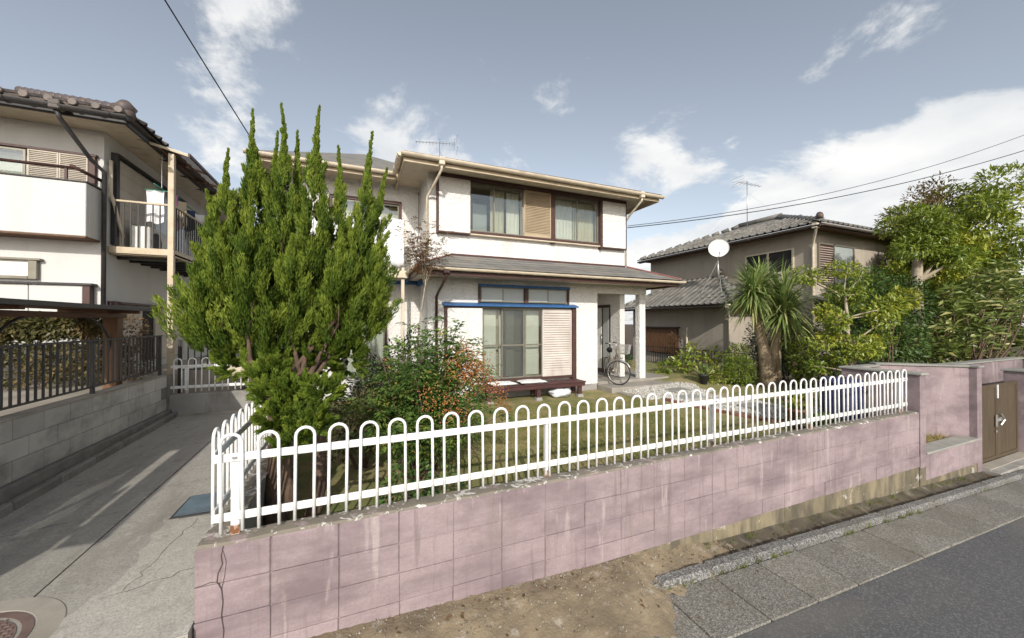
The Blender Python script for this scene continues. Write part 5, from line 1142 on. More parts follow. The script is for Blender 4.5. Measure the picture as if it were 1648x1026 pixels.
# windows of the right house
wq = part('window', MB().box(12.5, 11.8, 1.05, 12.598, 13.6, 2.15), 'brown_trim', q_)
for i in range(18): part('slat', B(12.47, 11.83 + i * .098, 1.08, 12.499, 11.83 + i * .098 + .075, 2.12), 'brown_wood', wq)
part('hood', B(12.38, 11.7, 2.16, 12.598, 13.7, 2.21, c=.004), 'brown_trim', wq)
wu = part('window', MB().box(14.05, 8.15, 4.15, 14.099, 9.9, 4.22).box(14.05, 8.15, 4.95, 14.099, 9.9, 5.0).box(14.05, 8.15, 4.221, 14.099, 8.21, 4.949).box(14.05, 9.0, 4.221, 14.099, 9.06, 4.949).box(14.05, 9.84, 4.221, 14.099, 9.9, 4.949), 'cream_metal', q_)
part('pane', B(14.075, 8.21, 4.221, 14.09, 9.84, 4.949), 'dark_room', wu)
wv = part('window', MB().box(14.35, 7.53, 3.7, 14.42, 7.599, 5.1).box(15.2, 7.53, 3.7, 15.27, 7.599, 5.1).box(16.4, 7.53, 3.7, 16.47, 7.599, 5.1).box(14.421, 7.53, 5.05, 16.399, 7.599, 5.1).box(14.421, 7.53, 3.7, 16.399, 7.599, 3.75), 'alu', q_)
part('screen', B(14.421, 7.56, 3.751, 15.199, 7.58, 5.049), 'redbrown', wv); part('pane', B(15.271, 7.56, 3.751, 16.399, 7.575, 5.049), 'frosted', wv)
for i in range(16): part('slat', B(14.43, 7.54, 3.78 + .078 * i, 15.19, 7.558, 3.80 + .078 * i), 'shutter_cream', wv)
part('pent_roof', MB().prism([(13.9, 6.8, 3.0), (13.9, 7.59, 3.25), (13.9, 7.59, 3.33), (13.9, 6.8, 3.08)], (5, 0, 0)), 'tile_grey', q_)
# satellite dish, antennas
ds = thing('satellite_dish', 'round white satellite dish on the lower roof of the tan house', 'satellite dish', (13.05, 10.3, 3.7))
dl = Vector((-.72, -.66, .16)).normalized(); Md = Matrix.Translation((12.98, 10.2, 5.27)) @ dl.to_track_quat('Z', 'Y').to_matrix().to_4x4()
prof = [(.0, 0)] + [(.36 * i / 8, .045 * (i / 8) ** 2) for i in range(1, 9)]
part('reflector', MB().lathe([(max(r, .002), z) for r, z in prof] + [(.36, .06)] + [(max(r, .002), z + .012) for r, z in prof[::-1]], 28, M=Md), 'alu_white', ds, True)
part('mast', MB().tube([(13.07, 10.3, 3.6), (13.07, 10.3, 5.27)], .025, 6), 'steel', ds, True); part('arm', MB().tube([Md @ Vector((0, -.34, .03)), Md @ Vector((0, -.30, .36))], .010, 5).tube([Md @ Vector((0, -.30, .38)), Md @ Vector((0, -.27, .32))], .028, 6), 'steel', ds, True)
pieces('stay', MB().tube([(13.07, 10.3, 4.8), (12.7, 10.8, 3.5)], .006, 4).tube([(13.07, 10.3, 4.8), (13.5, 10.6, 3.98)], .006, 4).tube([(13.07, 10.3, 4.8), (12.75, 9.9, 3.53)], .006, 4), 'steel', ds)
def antenna(label, base, z0, z1, ang, n, L, r=.008):
    t = thing('antenna', label, 'antenna', (base[0], base[1], z0)); b = Vector((base[0], base[1], 0)); d = Vector((math.cos(ang), math.sin(ang), .04)); s_ = Vector((-d.y, d.x, 0))
    part('mast', MB().tube([b + Vector((0, 0, z0)), b + Vector((0, 0, z1))], r * 1.6, 6), 'steel', t, True)
    top = b + Vector((0, 0, z1 - .12)); part('boom', MB().tube([top - d * L * .62, top + d * L * .38], r, 5), 'steel', t)
    for i in range(n):
        u = -.6 + .95 * i / (n - 1); w = .10 + .10 * i / n; p = top + d * L * u; part('element', MB().tube([p - s_ * w, p + s_ * w], r * .55, 4), 'steel', t)
    p = top + d * L * .36; k = MB()
    for zz in (-.18, -.06, .06, .18): k.tube([p - s_ * .3 + Vector((0, 0, zz)) + d * abs(zz) * .6, p + s_ * .3 + Vector((0, 0, zz)) + d * abs(zz) * .6], r * .5, 4)
    part('reflector', k, 'steel', t)
    for a in (.6, 2.7, 4.8): part('guy_wire', MB().tube([b + Vector((0, 0, z0 + (z1 - z0) * .75)), b + Vector((1.6 * math.cos(a), 1.6 * math.sin(a), z0 - .2))], .003, 3), 'steel', t)
    return t
antenna('television antenna on the roof ridge of the white stucco house', (2.25, 10.8), 6.25, 7.75, R_(-10), 12, 1.1)
antenna('television antenna on the roof of the tan house', (16.2, 11.3), 6.7, 8.75, R_(175), 7, 1.3, .011)

# overhead wires
def wire(label, a, b, sag, r, m='wire_black'):
    a, b = Vector(a), Vector(b); pts = []
    for i in range(25): t = i / 24; p = a.lerp(b, t); p.z -= sag * 4 * t * (1 - t); pts.append(p)
    return solo('overhead_wire', MB().tube(pts, r, 5), m, label, 'wire', None, True)
wire('black service wire running down from the upper left to the house eave', (-4.07, -.56, 9.66), (-1.75, 8.72, 5.78), .10, .010)
wire('upper grey cable running right from the house corner', (7.0, FY - .02, 5.1), (26, 3.4, 11.0), .8, .009, 'cable_grey')
wire('lower twisted cable running right from the house corner', (7.0, FY - .02, 5.05), (26, 3.6, 10.05), .6, .013, 'cable_grey')
# boundary railing between the gardens
rb = thing('railing', 'dark metal railing between the garden and the tan house', 'railing', (11, 8, .6))
part('top_rail', B(10.98, 4.2, 1.43, 11.02, 12.4, 1.455, c=.003), 'dark_metal', rb); part('bottom_rail', B(10.985, 4.2, .80, 11.015, 12.4, .82, c=.003), 'dark_metal', rb)
b4 = B(-.009, -.009, 0, .009, .009, .609, c=.002).mesh('bar', 'dark_metal')
for i in range(68): inst('bar', b4, rb, (11, 4.25 + .12 * i, .8205))
for i in range(5): part('post', B(10.98, 4.22 + 2.03 * i, .4, 11.02, 4.26 + 2.03 * i, 1.429), 'dark_metal', rb)

# ================================================================== PLANTS
def limb(m, a, b, r0, r1, bend=.1, n=7, seed=0):
    rg = random.Random(seed); a, b = Vector(a), Vector(b); off = Vector((rg.uniform(-1, 1), rg.uniform(-1, 1), rg.uniform(-.3, .3))) * bend * (b - a).length
    pts = []; rr = []
    for i in range(n + 1):
        t = i / n; p = a.lerp(b, t) + off * (4 * t * (1 - t)) + Vector((rg.uniform(-1, 1), rg.uniform(-1, 1), 0)) * r0 * .25
        pts.append(p); rr.append(r0 + (r1 - r0) * t)
    m.tube(pts, rr, 9); return pts
# ---- the big juniper at the corner
def juniper():
    root = Vector((-.60, 3.75, .57))
    t = thing('juniper_tree', 'big green juniper with flame-shaped upright shoots in the garden corner', 'tree', tuple(root))
    tk = MB(); fork = Vector((-.48, 4.15, 1.75))
    limb(tk, root, fork, .10, .075, .12, 9, 1); limb(tk, root + Vector((.22, .15, 0)), (-.42, 4.25, 1.5), .07, .05, .1, 8, 2); limb(tk, root + Vector((.05, .1, .2)), (-.75, 4.1, 1.7), .06, .045, .1, 8, 5)
    # (base, tip, radius)
    sp = [((-1.02, 4.8, 2.2), (-1.12, 5.05, 4.80), .32), ((-1.25, 4.7, 2.12), (-1.33, 4.85, 4.22), .32), ((-1.38, 4.75, 2.1), (-1.46, 4.85, 3.75), .28), ((-1.40, 4.6, 2.1), (-1.50, 4.7, 3.1), .24),
          ((-.88, 5.1, 2.2), (-.93, 5.3, 4.70), .25), ((-.72, 4.65, 2.1), (-.75, 4.85, 4.80), .24), ((-.60, 4.9, 2.2), (-.64, 5.05, 4.62), .21), ((-.42, 4.5, 2.1), (-.38, 4.55, 4.72), .24),
          ((-.20, 4.6, 2.1), (-.13, 4.7, 4.38), .23), ((-.02, 4.6, 2.1), (.22, 4.7, 4.60), .24), ((.08, 4.75, 2.15), (.38, 4.8, 4.25), .23), ((.14, 4.6, 2.1), (.22, 4.75, 3.65), .22),
          ((-.95, 4.35, 2.1), (-.98, 4.4, 3.5), .27), ((-.62, 4.25, 2.1), (-.60, 4.3, 3.25), .25), ((-.15, 4.3, 2.1), (-.1, 4.35, 3.4), .25), ((-1.22, 4.45, 2.1), (-1.28, 4.5, 3.3), .25), ((-.3, 5.1, 2.3), (-.3, 5.2, 3.8), .3), ((.05, 5.1, 2.3), (.12, 5.2, 3.7), .26), ((-.8, 4.95, 2.2), (-.8, 5.0, 3.5), .3), ((-.45, 4.75, 2.2), (-.45, 4.8, 3.3), .3)]
    low = [((-.75, 4.35, 2.0), .20), ((-.35, 4.4, 2.05), .19), ((-.08, 4.5, 2.05), .18), ((-.55, 4.55, 2.0), .2), ((-1.05, 4.55, 2.05), .2), ((-.47, 3.60, 1.80), .12), ((-.33, 3.40, 1.62), .11), ((-.54, 3.50, 1.64), .12), ((-.70, 3.85, 1.93), .13), ((-.25, 3.50, 1.82), .10), ((-.42, 3.35, 1.48), .10), ((-.60, 3.62, 1.80), .11)]
    P0 = []; D0 = []; S0 = []; Rn = []
    for i, (a, b, R) in enumerate(sp):
        a, b = np.array(a), np.array(b); a[0] = -.62 + (a[0] + .62) * .94; b[0] = -.62 + (b[0] + .62) * .94; ax = (b - a) * .92; L = np.linalg.norm(ax)
        n = int(52 * L * R / .25); tt = RNG.random(n) ** 1.05; ang = RNG.uniform(0, 2 * math.pi, n)
        prof = R * np.minimum(1, (np.maximum(.97 - tt, .01) / .78) ** 1.25) * np.sqrt(np.minimum(1, .18 + tt / .22)) * (1 + .25 * np.sin(ang * 2 + i) * np.sin(tt * 9 + i))
        rad = prof * RNG.uniform(.2, 1.0, n) ** .6
        out = np.stack([np.cos(ang), np.sin(ang), np.zeros(n)], 1)
        P0.append(a + ax * tt[:, None] + out * rad[:, None]); D0.append(unit(out * (.55 * (1 - tt))[:, None] + (ax / L) * 1.0 + .2 * rdir(n))); S0.append(np.clip(.20 * (prof / R) ** .5 + .04, .06, .24) * RNG.uniform(.75, 1.25, n) * np.where(tt > .8, .75, 1)); Rn.append(np.clip(RNG.normal(.5, .28, n), 0, 1))
        nw = 64; tw = .80 + .30 * np.linspace(0, 1, nw) ** 1.2   # thin whip at the tip
        P0.append(a + ax * tw[:, None] + (.028 * (1.12 - tw) / .3)[:, None] * rdir(nw) + np.array([.03 * math.sin(i * 2.1), .03 * math.cos(i * 1.7), 0]) * ((tw - .8) / .3)[:, None] ** 2); D0.append(unit(ax / L + .25 * rdir(nw))); S0.append(np.clip(.075 - .19 * (tw - .80), .02, .08)); Rn.append(RNG.uniform(.4, .9, nw))
        limb(tk, fork if i % 3 else (-.75, 4.1, 1.7), tuple(a + ax * .25), .03, .012, .1, 6, 20 + i); limb(tk, tuple(a + ax * .22), tuple(a + ax * .62), .010, .003, .02, 5, 50 + i)
    for (c, r) in low:
        n = int(70 * (r / .15) ** 1.5); d = rdir(n); P0.append(np.array(c) + d * r * RNG.uniform(.4, 1, n)[:, None]); D0.append(unit(d * .8 + np.array([0, 0, .65]) + .3 * rdir(n))); S0.append(np.full(n, .09)); Rn.append(np.clip(RNG.normal(.4, .2, n), 0, 1))
        limb(tk, (-.5, 3.95, 1.55), c, .02, .006, .1, 5, int(r * 1000))
    P0 = np.concatenate(P0); D0 = np.concatenate(D0); S0 = np.concatenate(S0); Rn = np.concatenate(Rn)
    K = 150; n = len(P0); idx = np.repeat(np.arange(n), K); N = n * K
    u = RNG.random(N) ** .8; dv = unit(D0[idx] + .42 * rdir(N)); s = S0[idx]
    P = P0[idx] + D0[idx] * (s * u * 1.25)[:, None] + rdir(N) * (s * .27 * np.sin(np.clip(u, .05, 1) * 3.0) ** .7 * RNG.random(N) ** .5)[:, None]
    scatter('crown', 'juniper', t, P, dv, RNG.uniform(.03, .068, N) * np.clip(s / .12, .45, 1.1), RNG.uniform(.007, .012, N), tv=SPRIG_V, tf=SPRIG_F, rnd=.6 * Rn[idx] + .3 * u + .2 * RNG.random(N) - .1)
    part('trunk', tk, 'bark', t, True)
juniper()

# ---- heavenly bamboo with orange berries
def compound(P, D, m, name, par, leaflets=9, L=.30, ll=.055, lw=.016, rnd0=.3):
    """compound leaves: a thin stalk with pairs of pointed leaflets"""
    n = len(P); pp = []; dd = []; rr = []; nn = []
    side = unit(np.cross(D, np.tile([0, 0, 1.], (n, 1)))); upv = np.cross(side, D); rl0 = RNG.random(n)
    for k in range(leaflets):
        t = .25 + .75 * (k // 2) / max(1, (leaflets // 2)); sg = 1 if k % 2 else -1
        if k == leaflets - 1: sg = 0
        p = P + D * (L * t) - np.array([0, 0, .25 * L]) * (t ** 2) + .012 * rdir(n); d = unit(D * .7 + side * sg * .9 + .25 * rdir(n) - np.array([0, 0, .25]))
        pp.append(p); dd.append(d); rr.append(.6 * rl0 + .4 * RNG.random(n)); nn.append(unit(upv + .35 * rdir(n)))
    pp = np.concatenate(pp); N = len(pp); s = RNG.uniform(.7, 1.25, N)
    return scatter(name, m, par, pp, np.concatenate(dd), ll * s, lw * s, np.concatenate(nn), rnd=np.concatenate(rr) * .85 + rnd0 - .15)
ICO = None
def berries(name, par, centres, m, r=.0075):
    t = (1 + 5 ** .5) / 2; V = np.array([(0, 1, t), (0, -1, t), (0, 1, -t), (0, -1, -t), (1, t, 0), (-1, t, 0), (1, -t, 0), (-1, -t, 0), (t, 0, 1), (-t, 0, 1), (t, 0, -1), (-t, 0, -1)]); V = V / np.linalg.norm(V[0])
    F = [(0, 1, 8), (0, 9, 1), (0, 4, 5), (0, 8, 4), (0, 5, 9), (3, 2, 10), (3, 11, 2), (3, 6, 7), (3, 10, 6), (3, 7, 11), (1, 6, 8), (1, 7, 6), (1, 9, 7), (2, 4, 10), (2, 5, 4), (2, 11, 5), (8, 6, 10), (8, 10, 4), (9, 5, 11), (9, 11, 7)]
    n = len(centres); return scatter(name, m, par, centres, np.tile([1., 0, 0], (n, 1)), r, r, np.tile([0, 0, 1.], (n, 1)), V * np.array([1, 1, 1]), F, rnd=RNG.random(n))
leafmat('berries', [(0, (0.221, 0.076, 0.024)), (.5, (0.374, 0.145, 0.044)), (1, (0.468, 0.230, 0.080))], 0., .5)
def nandina():
    c = Vector((.72, 4.55, .58)); t = thing('nandina_bush', 'leafy bush with clusters of small orange berries behind the white fence', 'bush', tuple(c)); st = MB(); P = []; D = []; tips = []
    rg = random.Random(3)
    for i in range(60):
        a = rg.uniform(0, 6.28); r = rg.uniform(.1, 1.) ; hx = .92 * r * math.cos(a) + (.25 if math.cos(a) > 0 else .0); hy = .6 * r * math.sin(a); hz = 1.85 * (1 - .55 * r ** 1.6) * rg.uniform(.75, 1.03)
        base = c + Vector((rg.uniform(-.2, .2), rg.uniform(-.15, .15), 0)); top = c + Vector((hx, hy, hz)); mid = base.lerp(top, .5) + Vector((-hx * .18, -hy * .18, .12))
        pts = [base.lerp(mid, k / 4).lerp(mid.lerp(top, k / 4), k / 4) for k in range(5)]; st.tube(pts, [.010, .009, .008, .006, .004], 5); tips.append((top, r))
        for k in range(30):
            f = rg.uniform(.18, 1.0) ** .8; j = min(3, int(f * 4)); p = pts[j].lerp(pts[j + 1], f * 4 - j); d = Vector((rg.gauss(0, 1), rg.gauss(0, 1), rg.uniform(-.1, .8))).normalized(); P.append(tuple(p)); D.append(tuple(d))
    part('stems', st, 'bark', t, True)
    compound(np.array(P), np.array(D), 'nandina', 'leaves', t, 11, .27, .070, .024, .30)
    bc = []
    for (x, y, z) in ((1.02, 4.15, 1.98), (1.18, 4.25, 1.90), (1.32, 4.3, 1.95), (1.12, 4.05, 1.78), (1.42, 4.4, 1.80), (1.28, 4.2, 1.72), (1.55, 4.4, 1.70), (.92, 4.0, 1.55), (1.05, 3.98, 1.45), (1.72, 4.55, 1.45), (.75, 4.05, 1.62), (1.22, 4.35, 2.05), (1.5, 4.6, 1.92), (1.85, 4.7, 1.30), (1.15, 4.12, 2.02), (1.38, 4.32, 1.88), (1.22, 4.12, 1.86), (1.45, 4.35, 1.70), (1.62, 4.45, 1.58)):
        n = 72; v = RNG.normal(size=(n, 3)) * [.07, .07, .085]; v[:, 2] -= np.abs(v[:, 0]) * .3; bc.append(np.array([x, y, z]) + v)
    berries('berries', t, np.concatenate(bc), 'berries', .0085)
    # second, taller one by the house
    c = Vector((1.02, 6.75, .6)); t2 = thing('nandina_shrub', 'tall thin nandina with sparse reddish leaves rising past the porch roof corner', 'bush', tuple(c)); st = MB(); P = []; D = []
    stem = [c, c + Vector((.0, .02, 1.0)), c + Vector((.05, .05, 1.9)), c + Vector((.18, .05, 2.75))]; st.tube(stem, [.016, .014, .011, .008], 6)
    for i in range(11):
        a = rg.uniform(0, 6.28); top = stem[3] + Vector((.42 * math.cos(a) * rg.uniform(.5, 1.1), .28 * math.sin(a), rg.uniform(.25, .98))); s0 = stem[2].lerp(stem[3], rg.uniform(.6, 1)); st.tube([s0, s0.lerp(top, .5) + Vector((0, 0, .06)), top], [.006, .005, .003], 4)
        for k in range(22): f = rg.uniform(.3, 1); P.append(tuple(s0.lerp(top, f))); D.append(tuple(Vector((rg.gauss(0, 1), rg.gauss(0, 1), rg.uniform(-.2, .6))).normalized()))
    for k in range(10): f = rg.uniform(.5, .95); P.append(tuple(stem[0].lerp(stem[2], f))); D.append(tuple(Vector((rg.gauss(0, 1), rg.gauss(0, 1), .3)).normalized()))
    part('stems', st, 'bark_pale', t2, True); compound(np.array(P), np.array(D), 'nandina_red', 'leaves', t2, 9, .20, .06, .020, .25)
nandina()
def shrub(name, label, cl, leaf, L, W_, base, group=None, droop=.1, fill=.45, stems=6, bark='bark', cat='shrub'):
    t = thing(name, label, cat, base, group); k = MB()
    for i in range(stems):
        c = cl[i % len(cl)]; limb(k, (base[0] + random.uniform(-.06, .06), base[1] + random.uniform(-.06, .06), base[2] - .05), (c[0], c[1], c[2]), .022, .008, .12, 5, i)
    part('branches', k, bark, t, True); foliage('leaves', leaf, t, cl, L, W_, fill, droop); return t
# undergrowth in front of and behind the juniper
shrub('shrub', 'straggly brown-green shrub between the juniper and the berry bush', [(.05, 4.9, 1.25, .38, .3, .45, 900), (-.1, 5.3, 1.0, .35, .3, .35, 600), (.35, 5.4, 1.5, .4, .35, .5, 900)], 'hedge', .06, .025, (.1, 5.1, .58))
shrub('shrub', 'dark green shrub in the shade behind the berry bush', [(.75, 5.9, 1.5, .5, .4, .75, 1700), (.3, 6.1, 1.2, .45, .4, .6, 1100)], 'darkleaf', .07, .026, (.6, 5.9, .58))
shrub('shrub', 'small leafy weed close behind the fence below the berry bush', [(.42, 3.25, .95, .22, .16, .32, 480), (.75, 3.3, .85, .2, .15, .25, 300)], 'nandina', .055, .026, (.5, 3.25, .57))
# ---- cordyline
def cordyline():
    b = Vector((10.2, 6.5, .72)); t = thing('cordyline', 'cordyline with shaggy heads of sword leaves on thick forked trunks', 'palm', tuple(b)); tk = MB()
    heads = [(Vector((9.98, 6.82, 3.25)), 1.22, 330), (Vector((10.86, 6.62, 3.25)), 1.2, 330), (Vector((10.35, 6.25, 2.75)), 1.15, 300), (Vector((10.4, 6.9, 3.5)), 1.1, 240)]
    tk.tube([b + Vector((-.05, 0, -.15)), b + Vector((-.07, .02, .35)), b + Vector((-.1, .1, 1.0)), b + Vector((-.16, .2, 1.6)), heads[0][0]], [.25, .19, .14, .115, .08], 14)
    tk.tube([b + Vector((.10, 0, -.15)), b + Vector((.15, 0, .4)), b + Vector((.30, .03, 1.0)), b + Vector((.50, .08, 1.7)), heads[1][0]], [.22, .17, .11, .09, .07], 12)
    tk.tube([b + Vector((0, -.05, .2)), b + Vector((.0, -.12, 1.0)), b + Vector((.03, -.2, 1.6)), heads[2][0]], [.12, .09, .08, .06], 10)
    part('trunk', tk, 'bark_cordyline', t, True)
    for hc, sc, n in heads:
        k = 6; V = np.zeros((n, k + 1, 2, 3)); el = np.arcsin(RNG.uniform(-.85, .99, n)); az = RNG.uniform(0, 2 * math.pi, n); Lr = RNG.uniform(.62, .92, n) * sc; wd = RNG.uniform(.016, .026, n)
        d = np.stack([np.cos(az) * np.cos(el), np.sin(az) * np.cos(el), np.sin(el)], 1); side = np.stack([-np.sin(az), np.cos(az), np.zeros(n)], 1)
        p = np.tile(np.array(hc), (n, 1)) + d * .08 + np.array([0, 0, 1]) * RNG.uniform(-.25, .08, n)[:, None]
        for j in range(k + 1):
            w = wd * (1.0 if j < k - 2 else (.8 if j == k - 2 else (.45 if j == k - 1 else .04))); V[:, j, 0] = p - side * w[:, None]; V[:, j, 1] = p + side * w[:, None]
            p = p + d * (Lr / k)[:, None]; d = unit(d + np.array([0, 0, -1]) * (.06 + .05 * j) * RNG.uniform(.4, 1.6, n)[:, None])
        F = []
        for i in range(n):
            o = i * (k + 1) * 2
            for j in range(k): F.append((o + 2 * j, o + 2 * j + 1, o + 2 * j + 3, o + 2 * j + 2))
        me = bpy.data.meshes.new('leaf_head'); me.from_pydata(V.reshape(-1, 3).tolist(), [], F); at = me.attributes.new('rnd', 'FLOAT', 'FACE'); rr = RNG.random(n) * .75 + .2 * (el < -.3); at.data.foreach_set('value', np.repeat(np.clip(rr, 0, 1), k).astype(np.float32)); me.materials.append(MATS['cordyline']); o = bpy.data.objects.new('leaf_head', me); link(o, t)
cordyline()
# ---- trees and shrubs on the right
def tree(name, label, base, trunk, cl, leaf, L, W_, bark, group=None, droop=.1, fill=.35, r0=.10):
    t = thing(name, label, 'tree', base, group); k = MB(); pts = [Vector(base)] + [Vector(p) for p in trunk]
    rr = [r0 * (1 - .6 * i / (len(pts) - 1)) for i in range(len(pts))]; k.tube(pts, rr, 10)
    for i, c in enumerate(cl):
        j = min(range(1, len(pts)), key=lambda q: (pts[q] - Vector(c[:3])).length + (.5 if pts[q].z > c[2] else 0)); limb(k, pts[j], c[:3], r0 * .34, .012, .12, 6, i)
    part('trunk', k, bark, t, True); foliage('crown', leaf, t, cl, L, W_, fill, droop, .8); return t
def ring_of(cx, cy, cz, r, k, n, seed, flat=.62, spread=1.0):
    rg = random.Random(seed); return [(cx + spread * r * rg.uniform(-.8, .8), cy + spread * r * rg.uniform(-.7, .7), cz + spread * r * rg.uniform(-.6, .7), r * rg.uniform(.42, .62), r * rg.uniform(.4, .55), r * flat * rg.uniform(.42, .62), n) for _ in range(k)]
# slim pruned tree with a pale trunk
T1 = []
for c in ((14.7, 5.55, 4.90, .8), (15.5, 5.4, 5.05, .8), (15.9, 5.3, 4.30, .75), (15.2, 5.0, 4.55, .5)): T1 += ring_of(*c, 5, 420, int(c[0] * 10))
tree('tree', 'pruned evergreen tree with a pale bare upper trunk beyond the garden', (15.2, 5.5, .5), [(15.2, 5.5, 2.2), (15.25, 5.5, 3.6), (15.2, 5.45, 4.4), (15.1, 5.4, 4.9)], T1, 'broadleaf', .13, .042, 'bark_pale', r0=.19)
T2 = []
for c in ((9.85, 4.95, 3.30, .55), (10.25, 4.9, 3.25, .45), (10.45, 4.75, 2.75, .5), (9.85, 4.75, 2.5, .42), (10.6, 4.6, 2.25, .5), (9.75, 4.7, 1.95, .4), (10.2, 4.7, 1.75, .45), (9.6, 4.9, 1.5, .35)): T2 += ring_of(*c, 4, 240, int(c[2] * 100))
tree('tree', 'small bushy tree with a thin brown trunk behind the pink entrance wall', (10.1, 4.75, .7), [(10.08, 4.75, 1.3), (10.12, 4.76, 1.9), (10.15, 4.78, 2.5), (10.1, 4.8, 3.0)], T2, 'broadleaf', .085, .034, 'bark_pale', r0=.06)
T3 = []
for c in ((19.5, 6.3, 5.50, 1.3), (21.0, 6.2, 6.50, 1.5), (20.2, 5.6, 4.50, 1.4), (18.4, 6.4, 4.30, 1.2), (22.3, 5.8, 5.50, 1.6), (17.6, 6.6, 3.40, 1.1), (20.8, 5.5, 3.50, 1.4)): T3 += ring_of(*c, 6, 520, int(c[0] * 7))
tree('tree', 'tall spreading evergreen tree filling the right edge above the pink wall', (20.4, 6.2, .4), [(20.3, 6.2, 2.5), (20.5, 6.1, 4.6), (20.6, 6.1, 6.4)], T3, 'broadleaf', .20, .06, 'bark', r0=.2)
tree('tree', 'thin dark tree whose sparse twigs reach highest at the right', (20.8, 7.6, .4), [(20.6, 7.6, 3.5), (20.4, 7.5, 5.4), (20.9, 7.3, 6.7)], [(19.3, 7.4, 6.5, .9, .6, .35, 260), (18.6, 7.3, 6.1, .8, .5, .3, 200), (20.5, 7.2, 7.2, .9, .6, .5, 320), (21.6, 7.2, 7.8, .9, .6, .5, 300), (21.2, 7.0, 7.0, .9, .6, .5, 300)], 'redshrub', .16, .05, 'bark', fill=.1, r0=.12)
def loquat(label, base, heads, seed):
    rg = random.Random(seed); t = thing('loquat_bush', label, 'bush', base); k = MB(); P = []; D = []; Nn = []; S = []
    for c in heads:
        for i in range(c[4]):
            p = Vector((c[0] + rg.gauss(0, c[3]), c[1] + rg.gauss(0, c[3] * .6), c[2] + rg.gauss(0, c[3] * .6))); ax = Vector((rg.gauss(0, .5), rg.gauss(-.25, .45), 1)).normalized(); a0 = rg.uniform(0, 6.28)
            for j in range(9):
                a = a0 + j * 2.4; s_ = Vector((math.cos(a), math.sin(a), 0)); d = (s_ + ax * (1.0 - .17 * j)).normalized(); P.append(tuple(p - ax * .012 * j)); D.append(tuple(d)); Nn.append(tuple((ax - s_ * .2).normalized())); S.append(rg.uniform(.75, 1.15))
            if i % 4 == 0: limb(k, base, tuple(p), .03, .008, .15, 5, i)
    part('branches', k, 'bark', t, True); S = np.array(S); scatter('leaves', 'loquat', t, np.array(P), np.array(D), .31 * S, .085 * S, unit(np.array(Nn) + np.array([-.1, -.25, 0]) + .35 * rdir(len(S))))
loquat('large-leaved bush with long pointed leaves just above the pink wall at the right edge', (16.3, 4.9, .4), [(15.2, 4.9, 2.1, .55, 26), (16.4, 4.9, 2.5, .6, 30), (17.4, 4.8, 3.0, .6, 30), (16.0, 5.1, 1.5, .6, 24), (17.6, 4.8, 1.9, .6, 28), (18.4, 4.6, 2.6, .5, 28), (16.9, 4.9, 3.5, .4, 18), (14.5, 4.9, 1.5, .4, 16), (19.2, 4.6, 3.4, .55, 30), (19.4, 4.5, 1.9, .5, 26), (18.2, 4.8, 3.9, .45, 22), (15.6, 4.8, 2.9, .4, 16)], 2)
shrub('shrub', 'dense dark evergreen shrub behind the cordyline trunk', [(11.9, 7.6, 1.9, .7, .6, .8, 2200), (11.5, 7.2, 1.3, .6, .5, .6, 1500), (12.3, 7.0, 1.7, .6, .5, .9, 1700)], 'darkleaf', .09, .036, (11.8, 7.4, .6), stems=8)
shrub('shrub', 'dark evergreen mass behind the small bushy tree', [(11.9, 5.5, 2.3, .9, .6, .8, 2300), (12.9, 5.6, 3.0, .9, .6, .9, 2000), (11.6, 5.4, 1.2, .9, .5, .7, 2200), (13.2, 5.2, 1.9, .9, .6, .8, 2000), (14.2, 5.4, 2.9, .8, .6, .8, 1500)], 'darkleaf', .11, .044, (12.3, 5.5, .5), stems=9)
shrub('shrub', 'deep green shrub mass behind the large-leaved bush at the right edge', [(17.5, 6.2, 2.2, 1.3, .7, 1.2, 2600), (19.8, 6.2, 2.6, 1.4, .7, 1.5, 3000), (16.2, 6.4, 3.4, .9, .6, .9, 1700), (22.2, 6.2, 3.4, 1.5, .7, 2.0, 2600), (18.6, 6.3, 4.2, 1.2, .6, 1.0, 2000)], 'broadleaf', .17, .06, (18.8, 6.3, .4), stems=9)
shrub('shrub', 'bright yellow-green shrub lit by the sun beside the pale-trunked tree', [(12.0, 4.9, 2.75, .42, .35, .26, 420), (12.6, 4.8, 3.0, .38, .3, .24, 320)], 'broadleaf_yellow', .13, .05, (12.2, 5.0, .5))
shrub('shrub', 'rounded mid-green shrub at the foot of the cordyline', [(9.55, 6.9, 1.1, .45, .35, .42, 1500), (9.9, 7.2, 1.4, .4, .35, .4, 900), (9.25, 7.2, .95, .3, .3, .3, 500)], 'broadleaf', .07, .032, (9.6, 6.95, .75), stems=7)
shrub('shrub', 'leafy green shrub right of the cordyline trunk', [(10.75, 6.0, 1.4, .4, .35, .65, 1500), (10.9, 6.3, 2.1, .4, .35, .5, 900)], 'broadleaf', .075, .034, (10.8, 6.1, .75), stems=7)
shrub('shrub', 'sprawling plant with broad leaves in front of the dark railing', [(9.4, 8.6, 1.15, .35, .3, .35, 130), (9.9, 8.7, 1.35, .3, .3, .4, 120), (9.0, 8.9, 1.0, .35, .3, .2, 110), (10.3, 8.4, 1.3, .3, .3, .3, 110)], 'broadleaf', .15, .075, (9.6, 8.7, .75), fill=.1)
shrub('shrub', 'thin climbing plant with brownish leaves beside the shuttered window', [(10.7, 10.2, 1.6, .2, .2, .5, 220), (10.75, 10.3, 1.1, .2, .2, .35, 160)], 'redshrub', .09, .035, (10.7, 10.2, .7))
shrub('shrub', 'dense green shrub just beyond the porch column', [(8.85, 11.3, 1.5, .42, .42, .75, 2000), (9.0, 11.1, 1.0, .4, .4, .4, 900)], 'darkleaf', .075, .03, (8.9, 11.2, .7), stems=7)
